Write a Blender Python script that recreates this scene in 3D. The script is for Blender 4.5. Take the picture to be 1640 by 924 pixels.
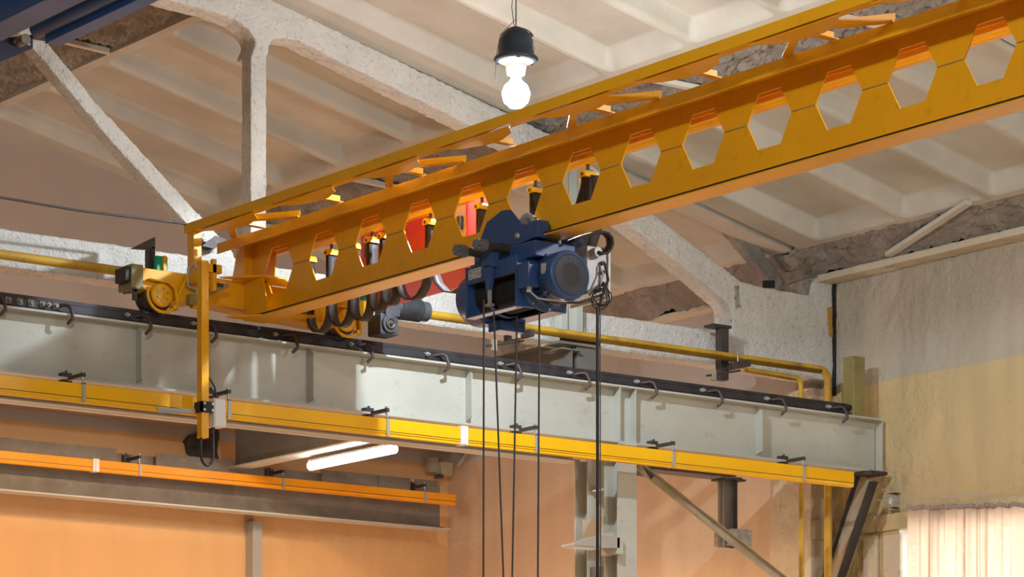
import bpy, bmesh, math, random
from mathutils import Vector, Matrix, noise
random.seed(7)
for o in list(bpy.data.objects): bpy.data.objects.remove(o)
scene = bpy.context.scene
COL = scene.collection
H = 1.7            # eye height; every z below is written relative to the eye
F = 4799.0; SA, CA = 0.6011, 0.7992

# ------------------------------------------------------------------ camera
cd = bpy.data.cameras.new('camera'); cam = bpy.data.objects.new('camera', cd); COL.objects.link(cam)
cd.sensor_width = 36; cd.lens = 36*F/1640; cd.shift_y = 958/1640; cd.clip_end = 300
cam.location = (0, 0, H); cam.rotation_euler = (math.pi/2, 0, -math.atan2(SA, CA))
scene.camera = cam
scene.view_settings.view_transform = 'Standard'; scene.view_settings.look = 'None'
scene.view_settings.gamma = 1; scene.view_settings.exposure = 0.65

# ------------------------------------------------------------------ world and large lights
w = bpy.data.worlds.new('world'); scene.world = w; w.use_nodes = True
w.node_tree.nodes['Background'].inputs[0].default_value = (0.93, 0.96, 1.0, 1)
w.node_tree.nodes['Background'].inputs[1].default_value = 0.50

def light(name, kind, loc, power, color, radius=0.15, size=None, target=None, size_y=None, spread=None):
    l = bpy.data.lights.new(name, kind); l.energy = power; l.color = color
    if kind in ('POINT', 'SPOT'): l.shadow_soft_size = radius
    if kind == 'AREA':
        l.shape = 'RECTANGLE'; l.size = size; l.size_y = size_y or size
        if spread: l.spread = spread
    o = bpy.data.objects.new(name, l); COL.objects.link(o); o.location = (loc[0], loc[1], loc[2]+H)
    if target is not None:
        d = Vector(target)-Vector(loc); o.rotation_euler = d.to_track_quat('-Z', 'Y').to_euler()
    return o
COOL = (0.80, 0.90, 1.0); WARM = (1.0, 0.52, 0.24)
LAMP = (16.97, 22.5, 7.46)
light('high_bay_light', 'POINT', (8, 14, 8.0), 560, (1, 1, .97), 0.25)
light('high_bay_light', 'POINT', (18.5, 15.2, 7.0), 360, (.96, .98, 1), 0.25)
# added warm points in place of light bounced up into the far bay
light('far_bay_bounce_fill', 'POINT', (15.0, 30.2, 1.0), 190, (1, .74, .62), 0.4)
light('far_bay_bounce_fill', 'POINT', (21.8, 29.4, 0.4), 190, (1, .74, .62), 0.4)
for fx_ in (12.5, 18.2):
    sp_ = light('far_bay_lamp', 'SPOT', (fx_, 28.6, 6.1), 300, (1, .62, .28), 0.12, target=(fx_, 29.2, 0))
    sp_.data.spot_size = math.radians(165); sp_.data.spot_blend = .25
light('warm_floor_fill', 'POINT', (13.5, 18.5, -.6), 60, (1, .72, .46), .5)  # unseen warm fill added low down to light the undersides, no lamp there
light('warm_floor_fill', 'POINT', (18.0, 20.5, -.6), 60, (1, .72, .46), .5)
light('warm_floor_fill', 'POINT', (18.5, 14.0, -.6), 60, (1, .72, .46), .5)

# ------------------------------------------------------------------ pixel helpers (photo pixel -> point on a real plane)
def at_y(px, py, Y):
    t = (px-820)/F; d = Y/(CA-SA*t); return ((SA+CA*t)*d, (1420-py)*d/F)
def at_x(px, py, X):
    t = (px-820)/F; d = X/(SA+CA*t); return ((CA-SA*t)*d, (1420-py)*d/F)

# ------------------------------------------------------------------ materials
def mat(name, col, rough=0.6, metal=0.0, col2=None, scale=3.0, mix=0.5, bump=0.0, bscale=20, dirt=None, dirt_amt=0.0, dscale=6, stretch=None, spec=0.4):
    m = bpy.data.materials.new(name); m.use_nodes = True; nt = m.node_tree; N = nt.nodes; L = nt.links
    b = N['Principled BSDF']; b.inputs['Roughness'].default_value = rough; b.inputs['Metallic'].default_value = metal
    b.inputs['Specular IOR Level'].default_value = spec
    geo = N.new('ShaderNodeNewGeometry'); src = geo.outputs['Position']
    if stretch:
        mp = N.new('ShaderNodeMapping'); mp.inputs['Scale'].default_value = stretch
        L.new(src, mp.inputs[0]); vec = mp.outputs[0]
    else: vec = src
    def nz(s, det=6, v=vec, r=.6):
        n = N.new('ShaderNodeTexNoise'); n.inputs['Scale'].default_value = s; n.inputs['Detail'].default_value = det
        n.inputs['Roughness'].default_value = r
        L.new(v, n.inputs['Vector']); return n.outputs['Fac']
    def mixc(f, a, c):
        x = N.new('ShaderNodeMix'); x.data_type = 'RGBA'
        L.new(f, x.inputs['Factor'])
        for s, k in ((a, 6), (c, 7)):
            if isinstance(s, tuple): x.inputs[k].default_value = (*s, 1)
            else: L.new(s, x.inputs[k])
        return x.outputs[2]
    def ramp(f, lo, hi, vmax=1.0):
        r = N.new('ShaderNodeMapRange'); r.inputs[1].default_value = lo; r.inputs[2].default_value = hi; r.inputs[4].default_value = vmax
        L.new(f, r.inputs[0]); return r.outputs[0]
    out = col
    if col2: out = mixc(ramp(nz(scale), .35, .65, mix*2 if mix < .5 else 1), col, col2)
    if dirt: out = mixc(ramp(nz(dscale, 9, r=.7), .56, .72, dirt_amt), out, dirt)
    m['hooks'] = 1
    if isinstance(out, tuple): b.inputs['Base Color'].default_value = (*out, 1)
    else: L.new(out, b.inputs['Base Color'])
    if bump > 0:
        bp = N.new('ShaderNodeBump'); bp.inputs['Strength'].default_value = bump; bp.inputs['Distance'].default_value = .03 if bscale > 6 else .12
        L.new(nz(bscale, 8, src), bp.inputs['Height']); L.new(bp.outputs[0], b.inputs['Normal'])
    m['_'] = 0
    return m
def wallmat(name, low, high, zline, bump=.35, low2=None, high2=None, soot=None):
    m = mat(name, low, .85, bump=bump, bscale=5); nt = m.node_tree; N = nt.nodes; L = nt.links
    b = N['Principled BSDF']; geo = N.new('ShaderNodeNewGeometry'); sep = N.new('ShaderNodeSeparateXYZ'); L.new(geo.outputs['Position'], sep.inputs[0])
    n = N.new('ShaderNodeTexNoise'); n.inputs['Scale'].default_value = 1.2; n.inputs['Detail'].default_value = 7; L.new(geo.outputs['Position'], n.inputs[0])
    a = N.new('ShaderNodeMath'); a.operation = 'MULTIPLY_ADD'; a.inputs[1].default_value = .1; L.new(n.outputs[0], a.inputs[0]); L.new(sep.outputs[2], a.inputs[2])
    r = N.new('ShaderNodeMapRange'); r.inputs[1].default_value = zline+H+.04; r.inputs[2].default_value = zline+H+.06; L.new(a.outputs[0], r.inputs[0])
    mp = N.new('ShaderNodeMapping'); mp.inputs['Scale'].default_value = (2.5, 2.5, .35); L.new(geo.outputs['Position'], mp.inputs[0])
    n2 = N.new('ShaderNodeTexNoise'); n2.inputs['Scale'].default_value = 1.3; n2.inputs['Detail'].default_value = 8; L.new(mp.outputs[0], n2.inputs[0])
    r2 = N.new('ShaderNodeMapRange'); r2.inputs[1].default_value = .4; r2.inputs[2].default_value = .65; L.new(n2.outputs[0], r2.inputs[0])
    def mx(f, c1, c2):
        x = N.new('ShaderNodeMix'); x.data_type = 'RGBA'; L.new(f, x.inputs[0])
        for s, k in ((c1, 6), (c2, 7)):
            if isinstance(s, tuple): x.inputs[k].default_value = (*s, 1)
            else: L.new(s, x.inputs[k])
        return x.outputs[2]
    lo = mx(r2.outputs[0], low, low2 or low); hi = mx(r2.outputs[0], high, high2 or high)
    out = mx(r.outputs[0], lo, hi)
    # small dark scuffs
    mp3 = N.new('ShaderNodeMapping'); mp3.inputs['Scale'].default_value = (1.6, 1.6, 4); L.new(geo.outputs['Position'], mp3.inputs[0])
    n3 = N.new('ShaderNodeTexNoise'); n3.inputs['Scale'].default_value = 3; n3.inputs['Detail'].default_value = 10; n3.inputs['Roughness'].default_value = .72; L.new(mp3.outputs[0], n3.inputs[0])
    r3 = N.new('ShaderNodeMapRange'); r3.inputs[1].default_value = .66; r3.inputs[2].default_value = .78; r3.inputs[4].default_value = .5; L.new(n3.outputs[0], r3.inputs[0])
    out = mx(r3.outputs[0], out, (.12, .1, .075))
    L.new(out, b.inputs['Base Color'])
    return m
M = {}
M['yellow'] = mat('yellow_crane_paint', (.86, .43, .008), .38, col2=(.80, .385, .006), scale=1.5, dirt=(.25, .12, .02), dirt_amt=.35, dscale=9, bump=.05, bscale=8)
M['busbar'] = mat('yellow_plastic', (.90, .50, .005), .35, col2=(.84, .44, .005), scale=2)
M['busbar2'] = mat('orange_plastic', (.88, .36, .01), .4, col2=(.8, .3, .01), scale=2)
M['pipe'] = mat('worn_yellow_pipe_paint', (.62, .38, .03), .5, dirt=(.10, .085, .05), dirt_amt=.95, dscale=4, col2=(.45, .25, .03))
M['steel'] = mat('grey_green_steel_paint', (.50, .51, .45), .45, col2=(.44, .45, .40), scale=1.2, dirt=(.25, .22, .16), dirt_amt=.4, dscale=5, stretch=(1, 1, 1.6))
M['rail'] = mat('black_rail_steel', (.03, .03, .035), .45, .3, col2=(.06, .055, .06), scale=6)
M['dark'] = mat('dark_steel', (.05, .048, .05), .5, .3, col2=(.09, .07, .06), scale=8)
M['hook'] = mat('brown_bolt_steel', (.09, .06, .06), .5, .4)
M['zinc'] = mat('zinc_plated_steel', (.45, .46, .46), .4, .6)
M['gal'] = mat('grey_metal', (.42, .42, .41), .45, .3)
M['motorgrey2'] = mat('grey_nut_steel', (.22, .23, .25), .4, .5)
M['soot'] = mat('soot_black_plaster', (.03, .027, .025), .95, col2=(.10, .08, .06), scale=5, bump=.8)
M['motorgrey'] = mat('dark_motor_grey', (.05, .055, .062), .5, .2, col2=(.075, .08, .09), scale=6)
M['rustpaint'] = mat('orange_rust_stain', (.55, .28, .03), .9, col2=(.4, .25, .1), scale=9)
M['blue'] = mat('navy_blue_paint', (.035, .085, .23), .33, col2=(.028, .07, .19), scale=5, dirt=(.15, .17, .22), dirt_amt=.15, dscale=12)
M['bluedeep'] = mat('deep_blue_gloss_paint', (.03, .11, .32), .4)
M['bluedark'] = mat('dark_indigo_paint', (.02, .022, .06), .5)
M['rubber'] = mat('black_rubber', (.022, .02, .022), .4)
M['flat'] = mat('black_flat_cable', (.03, .027, .03), .6, col2=(.06, .05, .05))
M['wirer'] = mat('dark_wire_rope', (.07, .07, .075), .45, .5)
M['drum'] = mat('rope_wound_drum', (.05, .052, .06), .35, .6)
M['red'] = mat('glossy_red_paint', (.75, .03, .02), .3)
M['white'] = mat('white_enamel', (.72, .72, .70), .5, dirt=(.3, .3, .28), dirt_amt=.3, dscale=20)
M['label'] = mat('printed_label', (.65, .65, .65), .5, col2=(.12, .12, .13), scale=60, mix=.5)
M['black'] = mat('black_paint', (.015, .015, .017), .5)
M['green'] = mat('green_plastic', (.0, .35, .18), .5)
M['truss'] = mat('whitewashed_rough_concrete', (.72, .71, .66), .95, col2=(.62, .61, .56), scale=2, dirt=(.13, .11, .10), dirt_amt=.75, dscale=16, bump=1.0, bscale=26)
M['slab'] = mat('whitewashed_slab_concrete', (.56, .54, .47), .9, col2=(.46, .44, .38), scale=1.1, dirt=(.5, .42, .28), dirt_amt=.5, dscale=3, bump=.12, bscale=14)
M['rough'] = mat('rough_grey_mortar', (.29, .26, .22), .95, col2=(.19, .165, .14), scale=3, bump=1.0, bscale=9, dirt=(.48, .42, .33), dirt_amt=.5, dscale=7)
M['patch'] = mat('smooth_whitewash_strip', (.6, .57, .5), .9, bump=.3, bscale=10)
M['cornice'] = mat('cornice_plaster', (.60, .55, .43), .9, bump=.3, bscale=12, dirt=(.3, .26, .2), dirt_amt=.4)
M['endwall'] = wallmat('end_wall_plaster', (.66, .52, .27), (.52, .475, .38), 5.85, .9, low2=(.58, .46, .25), high2=(.48, .43, .33))
M['farwall'] = wallmat('far_wall_plaster', (.70, .42, .19), (.50, .46, .42), 5.85, .2, low2=(.66, .40, .18), high2=(.46, .43, .40))
M['endwall_pinklit'] = wallmat('end_wall_plaster_pinklit', (.64, .45, .28), (.50, .46, .42), 5.85, .2, low2=(.58, .41, .26), high2=(.46, .43, .40))  # same end wall, its colour tinted for the pinkish light of the rear bay
M['upwall'] = mat('upper_wall_plaster', (.50, .40, .33), .9, col2=(.45, .38, .33), scale=.8, bump=.12, bscale=4)
M['column'] = mat('painted_column_concrete', (.62, .52, .36), .9, col2=(.56, .48, .34), scale=1.5, dirt=(.15, .13, .09), dirt_amt=.5, dscale=8, bump=.6, bscale=8)
M['floor'] = mat('hall_floor_concrete', (.45, .34, .24), .7, col2=(.38, .29, .2), scale=.4)
M['olive'] = mat('olive_paint', (.30, .26, .09), .5, col2=(.24, .2, .08), scale=3, dirt=(.1, .07, .04), dirt_amt=.6, dscale=5)
M['rust'] = mat('rusty_steel', (.20, .15, .11), .7, .2, col2=(.35, .33, .28), scale=9)
M['old'] = mat('old_beige_steel', (.42, .36, .25), .6, col2=(.36, .3, .2), scale=4, dirt=(.12, .1, .07), dirt_amt=.5)
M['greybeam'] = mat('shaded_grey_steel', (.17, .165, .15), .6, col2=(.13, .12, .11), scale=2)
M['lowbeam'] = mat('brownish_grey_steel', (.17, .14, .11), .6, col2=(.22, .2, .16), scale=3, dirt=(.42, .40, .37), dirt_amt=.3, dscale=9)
M['lampshell'] = mat('dark_blue_lamp_shell', (.03, .05, .08), .4, .2)
def emis(name, col, s):
    m = bpy.data.materials.new(name); m.use_nodes = True; b = m.node_tree.nodes['Principled BSDF']
    b.inputs['Base Color'].default_value = (*col, 1); b.inputs['Emission Color'].default_value = (*col, 1); b.inputs['Emission Strength'].default_value = s
    return m
M['bulb'] = emis('lit_bulb', (.9, .96, 1), 40)
M['tubelit'] = emis('lit_tube', (.97, .98, 1), 14)
M['redlogo'] = None
gm = bpy.data.materials.new('window_glass'); gm.use_nodes = True
g = gm.node_tree.nodes['Principled BSDF']; g.inputs['Transmission Weight'].default_value = 1; g.inputs['Roughness'].default_value = .02; g.inputs['IOR'].default_value = 1.1
M['glass'] = gm
cm = bpy.data.materials.new('thin_cotton_curtain'); cm.use_nodes = True; nt = cm.node_tree
out = nt.nodes['Material Output']; pb = nt.nodes['Principled BSDF']; pb.inputs['Base Color'].default_value = (.75, .56, .42, 1); pb.inputs['Roughness'].default_value = .9
tr = nt.nodes.new('ShaderNodeBsdfTranslucent'); tr.inputs[0].default_value = (.98, .88, .77, 1)
wv = nt.nodes.new('ShaderNodeTexNoise'); wv.inputs['Scale'].default_value = 30; mp = nt.nodes.new('ShaderNodeMapping'); mp.inputs['Scale'].default_value = (1, .25, 4)
gg = nt.nodes.new('ShaderNodeNewGeometry'); nt.links.new(gg.outputs['Position'], mp.inputs[0]); nt.links.new(mp.outputs[0], wv.inputs[0])
mr = nt.nodes.new('ShaderNodeMapRange'); mr.inputs[1].default_value = .3; mr.inputs[2].default_value = .7; mr.inputs[3].default_value = .5; mr.inputs[4].default_value = .75
nt.links.new(wv.outputs[0], mr.inputs[0])
ms = nt.nodes.new('ShaderNodeMixShader'); nt.links.new(mr.outputs[0], ms.inputs[0]); nt.links.new(pb.outputs[0], ms.inputs[1]); nt.links.new(tr.outputs[0], ms.inputs[2]); nt.links.new(ms.outputs[0], out.inputs[0])
M['curtain'] = cm

# ------------------------------------------------------------------ mesh builder
class MB:
    def __init__(s): s.v = []; s.f = []; s.smooth = set()
    def add(s, vs, fs, smooth=False):
        o = len(s.v); s.v += [tuple(v) for v in vs]
        for f in fs:
            if smooth: s.smooth.add(len(s.f))
            s.f.append(tuple(i+o for i in f))
        return s
    def box(s, x0, x1, y0, y1, z0, z1):
        vs = [(x, y, z) for x in (x0, x1) for y in (y0, y1) for z in (z0, z1)]
        return s.add(vs, [(0, 1, 3, 2), (4, 6, 7, 5), (0, 4, 5, 1), (2, 3, 7, 6), (0, 2, 6, 4), (1, 5, 7, 3)])
    def prism(s, poly, axis, a, b):
        n = len(poly)
        def P(p, c): return {'x': (c, p[0], p[1]), 'y': (p[0], c, p[1]), 'z': (p[0], p[1], c)}[axis]
        vs = [P(p, a) for p in poly]+[P(p, b) for p in poly]
        return s.add(vs, [tuple(range(n)), tuple(range(2*n-1, n-1, -1))]+[(i, (i+1) % n, n+(i+1) % n, n+i) for i in range(n)])
    def beam(s, p0, p1, w, h, up=(0, 0, 1)):
        p0 = Vector(p0); p1 = Vector(p1); d = (p1-p0).normalized(); u = Vector(up); sd = d.cross(u).normalized(); u = sd.cross(d).normalized()
        vs = [p+sd*a*w/2+u*b*h/2 for p in (p0, p1) for a, b in ((-1, -1), (1, -1), (1, 1), (-1, 1))]
        return s.add(vs, [(0, 1, 2, 3), (7, 6, 5, 4)]+[(i, 4+i, 4+(i+1) % 4, (i+1) % 4) for i in range(4)])
    def cyl(s, p0, p1, r, r2=None, n=20, cap=True, smooth=True):
        r2 = r if r2 is None else r2
        p0 = Vector(p0); p1 = Vector(p1); d = (p1-p0).normalized()
        a = d.orthogonal().normalized(); b = d.cross(a)
        R = [[p+(a*math.cos(t)+b*math.sin(t))*rr for t in [2*math.pi*i/n for i in range(n)]] for p, rr in ((p0, r), (p1, r2))]
        s.add(R[0]+R[1], [(i, (i+1) % n, n+(i+1) % n, n+i) for i in range(n)], smooth)
        if cap: s.add(R[0]+R[1], [tuple(range(n-1, -1, -1)), tuple(range(n, 2*n))])
        return s
    def lathe(s, c, axis, prof, n=32):
        """prof: (offset along axis, radius)"""
        d = Vector(axis).normalized(); a = d.orthogonal().normalized(); b = d.cross(a); c = Vector(c); vs = []
        for h, r in prof:
            vs += [c+d*h+(a*math.cos(2*math.pi*i/n)+b*math.sin(2*math.pi*i/n))*max(r, 1e-4) for i in range(n)]
        fs = [(k*n+i, k*n+(i+1) % n, (k+1)*n+(i+1) % n, (k+1)*n+i) for k in range(len(prof)-1) for i in range(n)]
        s.add(vs, fs, True); m = (len(prof)-1)*n
        return s.add(vs[:n]+vs[m:], [tuple(range(n-1, -1, -1)), tuple(range(n, 2*n))])
    def tube(s, pts, r, n=8):
        pts = [Vector(p) for p in pts]; vs = []; a = None
        for i, p in enumerate(pts):
            d = (pts[min(i+1, len(pts)-1)]-pts[max(i-1, 0)]).normalized()
            a = d.orthogonal().normalized() if a is None else (a-d*a.dot(d)).normalized()
            b = d.cross(a); vs += [p+(a*math.cos(2*math.pi*k/n)+b*math.sin(2*math.pi*k/n))*r for k in range(n)]
        fs = [(i*n+k, i*n+(k+1) % n, (i+1)*n+(k+1) % n, (i+1)*n+k) for i in range(len(pts)-1) for k in range(n)]
        s.add(vs, fs, True); m = (len(pts)-1)*n
        return s.add(vs[:n]+vs[m:], [tuple(range(n-1, -1, -1)), tuple(range(n, 2*n))])
    def strip(s, pts, wdir, w, th):
        """flat band following pts, wide along wdir"""
        pts = [Vector(p) for p in pts]; wd = Vector(wdir).normalized(); vs = []
        for i, p in enumerate(pts):
            d = (pts[min(i+1, len(pts)-1)]-pts[max(i-1, 0)]).normalized(); nn = d.cross(wd).normalized()
            vs += [p-wd*w/2-nn*th/2, p+wd*w/2-nn*th/2, p+wd*w/2+nn*th/2, p-wd*w/2+nn*th/2]
        fs = [(i*4+k, i*4+(k+1) % 4, i*4+4+(k+1) % 4, i*4+4+k) for i in range(len(pts)-1) for k in range(4)]
        m = (len(pts)-1)*4
        return s.add(vs, fs+[(3, 2, 1, 0), (m, m+1, m+2, m+3)], True)
    def build(s, name, m, parent=None, bevel=0.0, **kw):
        org = Vector(parent['org']) if parent is not None else Vector((0, 0, 0))
        me = bpy.data.meshes.new(name)
        if parent is None:
            vv = [Vector(v) for v in s.v]; lo = Vector([min(v[i] for v in vv) for i in range(3)]); hi = Vector([max(v[i] for v in vv) for i in range(3)])
            org = Vector(((lo.x+hi.x)/2, (lo.y+hi.y)/2, lo.z))
        me.from_pydata([Vector(v)-org for v in s.v], [], s.f)
        for i in s.smooth: me.polygons[i].use_smooth = True
        bm = bmesh.new(); bm.from_mesh(me); bmesh.ops.recalc_face_normals(bm, faces=bm.faces); bm.to_mesh(me); bm.free()
        me.materials.append(m if not isinstance(m, str) else M[m])
        o = bpy.data.objects.new(name, me); COL.objects.link(o)
        if parent is not None:
            o.parent = parent; o['org'] = parent['org']
        else:
            o.location = (org.x, org.y, org.z+H); o['org'] = tuple(org)
        if bevel:
            b = o.modifiers.new('bevel', 'BEVEL'); b.width = bevel; b.segments = 2; b.limit_method = 'ANGLE'
        for k, v in kw.items(): o[k] = v
        return o
def thing(name, label, cat, loc, group=None):
    o = bpy.data.objects.new(name, None); COL.objects.link(o); o.location = (loc[0], loc[1], loc[2]+H); o['org'] = tuple(loc)
    o.empty_display_size = .1; o['label'] = label; o['category'] = cat
    if group: o['group'] = group
    return o
def copy_tree(o, off, parent=None, **kw):
    c = o.copy(); COL.objects.link(c)
    if parent is None: c.location = o.location+Vector(off)
    else: c.parent = parent
    for k, v in kw.items(): c[k] = v
    for ch in list(o.children): copy_tree(ch, off, c)
    return c
def shift_copy(o, off):     # copy of a part inside the same thing
    c = o.copy(); COL.objects.link(c); c.location = o.location+Vector(off)
    for ch in list(o.children):
        g = ch.copy(); COL.objects.link(g); g.parent = c
    return c
clouds = bpy.data.textures.new('lumps', 'CLOUDS'); clouds.noise_scale = .12; clouds.noise_depth = 4
clouds2 = bpy.data.textures.new('big_lumps', 'CLOUDS'); clouds2.noise_scale = .25; clouds2.noise_depth = 5
def roughen(o, vox=.03, s=.02, tex=clouds, remesh=True):
    if remesh:
        r = o.modifiers.new('r', 'REMESH'); r.mode = 'VOXEL'; r.voxel_size = vox; r.use_smooth_shade = False
    d = o.modifiers.new('d', 'DISPLACE'); d.texture = tex; d.strength = s; d.mid_level = .5; d.texture_coords = 'LOCAL'
S = dict(kind='structure')

# ================================================================== SETTING
MB().box(-12, 24.6, -12, 34.1, -1.9, -1.7).build('floor', 'floor', **S)
def Rb(x): return 12.7-.22*x
# end wall with window opening Y 19.5..24.9, z 1.5..4.11
WX = 24.3
wr = MB()
wr.box(WX, WX+.3, 24.9, 26.3, -1.7, 9); wr.box(WX, WX+.3, -12, 18.5, -1.7, 9); wr.box(WX, WX+.3, 18.5, 24.9, -1.7, 1.2); wr.box(WX, WX+.3, 18.5, 24.9, 4.11, 9)
wall_r = wr.build('wall_right', 'endwall', **S)
MB().box(WX, WX+.3, 26.3, 34.1, -1.7, 9).build('wall_right_rear_bay', 'endwall_pinklit', **S)
# lintel with ragged joint over the window
lin = MB(); lin.box(WX-.035, WX+.02, 17.5, 25.95, 4.115, 4.31)
lo = lin.build('lintel', 'endwall', wall_r)
roughen(lo, .02, .012)
for (p0, p1) in ((1383, 1404), (1412, 1440)):
    y0 = at_x(p0, 900, WX-.05)[0]; y1 = at_x(p1, 900, WX-.05)[0]
    b = MB().box(WX-.07 if p0 < 1400 else WX-.03, WX+.01, y1, y0, -1.7, 4.08).build('pilaster_strip', 'column', wall_r); roughen(b, .03, .015)
win = MB()
win.box(WX+.22, WX+.28, 24.84, 24.9, 1.2, 4.11); win.box(WX+.22, WX+.28, 18.5, 18.56, 1.2, 4.11); win.box(WX+.22, WX+.28, 18.5, 24.9, 4.05, 4.11); win.box(WX+.22, WX+.28, 18.5, 24.9, 1.2, 1.26)
for k in range(1, 4): win.box(WX+.22, WX+.28, 18.5+1.6*k-.03, 18.5+1.6*k+.03, 1.2, 4.11)
MB().box(WX+.0, WX+.22, 24.885, 24.905, 1.2, 4.11).build('daylit_reveal', 'white', wall_r)  # jamb lining painted white to stand for daylight glare on the plaster
wo = win.build('window_1', 'white', **S)
for k in range(4): MB().box(WX+.245, WX+.251, 18.56+1.6*k, 18.56+1.6*k+1.5, 1.27, 4.04).build('window_pane', 'glass', wo)
light('window_daylight', 'AREA', (WX+1.0, 21.7, 2.8), 230, (1, .98, .95), size=6.5, size_y=3, target=(WX-1, 21.7, 2.8))
# far wall
MB().box(-12.3, -12, -12, 34.1, -1.7, 15.6).build('wall_left', 'upwall', **S)
wf = MB().box(-12, WX+.3, 33.8, 34.1, -1.7, 9.2).build('wall_back', 'farwall', **S)
wp = at_y(407, 900, 33.7)
MB().box(wp[0]-.07, wp[0]+.07, 33.62, 33.82, -1.7, 4.82).build('wall_post', 'gal', wf)
MB().prism([(-12, 6.0), (WX, 6.0), (WX, Rb(WX)+.25), (-12, Rb(-12)+.25)], 'y', 32.2, 33.85).build('wall_back_upper', 'upwall', **S)
so_ = MB().prism([at_y(a_, b_, 33.75) for a_, b_ in ((330, 676), (352, 684), (348, 745), (318, 742), (300, 728), (294, 706), (305, 694), (318, 690))], 'y', 33.74, 33.82).build('sooty_hole', 'soot', wf); roughen(so_, .025, .12, clouds2)
# ceiling: deck, ribbed slabs, mortar strips
deck = MB().prism([(-12, Rb(-12)+.28), (WX+.3, Rb(WX+.3)+.28), (WX+.3, Rb(WX+.3)+.4), (-12, Rb(-12)+.4)], 'y', -12, 34.1).build('ceiling', 'slab', **S)
NEAR = [(20.22, 21.5), (21.6, 22.83), (22.93, 24.17), (24.27, 25.62)]
COFFERS = NEAR+[(a_-6.0, b_-6.0) for a_, b_ in NEAR]+[(a_-12.02, b_-12.02) for a_, b_ in NEAR]+[(26.5, 27.75), (27.85, 29.15), (29.25, 30.5), (30.6, 31.9)]
def slab(x0, x1, y0, y1, step=.022):
    cof = [(a_, b_) for a_, b_ in COFFERS if a_ >= y0 and b_ <= y1]
    nx = int((x1-x0)/step); ny = int((y1-y0)/step)
    vs = []; fs = []
    def sm(t): t = max(0, min(1, t)); return t*t*(3-2*t)
    for i in range(nx+1):
        x = x0+(x1-x0)*i/nx
        for j in range(ny+1):
            y = y0+(y1-y0)*j/ny
            ca, cb_ = min(cof, key=lambda c: abs(y-(c[0]+c[1])/2)-(c[1]-c[0])/2); cy = (ca+cb_)/2
            ax = (x1-x0)/2-.11; ay = (cb_-ca)/2; R = .10
            dx = abs(x-(x0+x1)/2)-(ax-R); dy = abs(y-cy)-(ay-R)
            dist = R-(math.hypot(max(dx, 0), max(dy, 0))+min(max(dx, dy), 0))
            u_ = max(0, min(1, dist/.075)); h = .215*(u_+.10*math.sin(math.pi*u_))
            vs.append((x, y, Rb(x)+h+.004*noise.noise(Vector((x*2, y*2, 0)))))
    for i in range(nx):
        for j in range(ny):
            a = i*(ny+1)+j; fs.append((a, a+1, a+ny+2, a+ny+1))
    mb = MB(); mb.add(vs, fs, True)
    n = len(mb.v)
    # edge skirts up to the deck
    for (xa, ya, xb, yb) in ((x0, y0, x1, y0), (x1, y0, x1, y1), (x1, y1, x0, y1), (x0, y1, x0, y0)):
        mb.add([(xa, ya, Rb(xa)), (xb, yb, Rb(xb)), (xb, yb, Rb(xb)+.3), (xa, ya, Rb(xa)+.3)], [(0, 1, 2, 3)])
    return mb.build('roof_slab', 'slab', deck)
for (x0, x1) in ((16.22, 19.55), (20.62, 23.8)):
    slab(x0, x1, 14.08, 20.05, .05); slab(x0, x1, 20.1, 26.03); slab(x0, x1, 26.17, 32.2); slab(x0, x1, 8.08, 14.03, .06)
slab(11.75, 14.9, 20.1, 26.03, .06); slab(11.75, 14.9, 26.17, 32.2, .06)
def mortar(name, prof, y0, y1, amp, step=.045, seed=0, m='rough'):
    """prof = list of (x,z) across the strip"""
    ny = int((y1-y0)/step); vs = []; pts = []
    for (a, b) in zip(prof[:-1], prof[1:]):
        n = max(1, int(math.dist(a, b)/step)); pts += [(a[0]+(b[0]-a[0])*k/n, a[1]+(b[1]-a[1])*k/n) for k in range(n)]
    pts.append(prof[-1]); nx = len(pts)
    for x, z in pts:
        for j in range(ny+1):
            y = y0+(y1-y0)*j/ny; q = Vector((x*2.6+seed, y*1.5, z*2))
            h = amp*(noise.noise(q)+.7*noise.noise(q*2.7)+.8*abs(noise.noise(q*5))+.5*noise.noise(q*9))
            vs.append((x-h*.3, y, z+h))
    fs = [(i*(ny+1)+j, i*(ny+1)+j+1, (i+1)*(ny+1)+j+1, (i+1)*(ny+1)+j) for i in range(nx-1) for j in range(ny)]
    mb = MB(); mb.add(vs, fs, False); return mb.build(name, m, deck)
for (x0, x1) in ((14.85, 16.27), (19.5, 20.67)):
    mortar('mortar_strip', [(x0, Rb(x0)+.05), (x1, Rb(x1)+.05)], 12, 32.2, .07, .035, seed=x0)
    for yb in (20.6, 23.4, 28.9, 31.6):
        MB().beam((x0+.05, yb+.75, Rb(x0)+.03), (x1-.05, yb, Rb(x1)+.03), .1, .05).build('joint_strip', 'patch', deck)
mortar('mortar_strip', [(23.76, Rb(23.78)+.02), (24.08, 7.2), (24.1, 7.15)], 12, 32.2, .075, .03, seed=3)
p = at_x(1555, 322, 23.7); q = at_x(1425, 408, 24.06)
MB().beam((23.66, p[0], p[1]-.02), (24.04, q[0], q[1]+.0), .09, .05).build('joint_strip', 'patch', deck)
c = MB().box(24.04, WX+.01, 6, 26.0, 7.11, 7.2).build('cornice', 'cornice', deck); roughen(c, .035, .02)
c = MB().box(24.1, WX+.01, 26.3, 32.2, 7.11, 7.2).build('cornice', 'cornice', deck); roughen(c, .05, .02)

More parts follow.
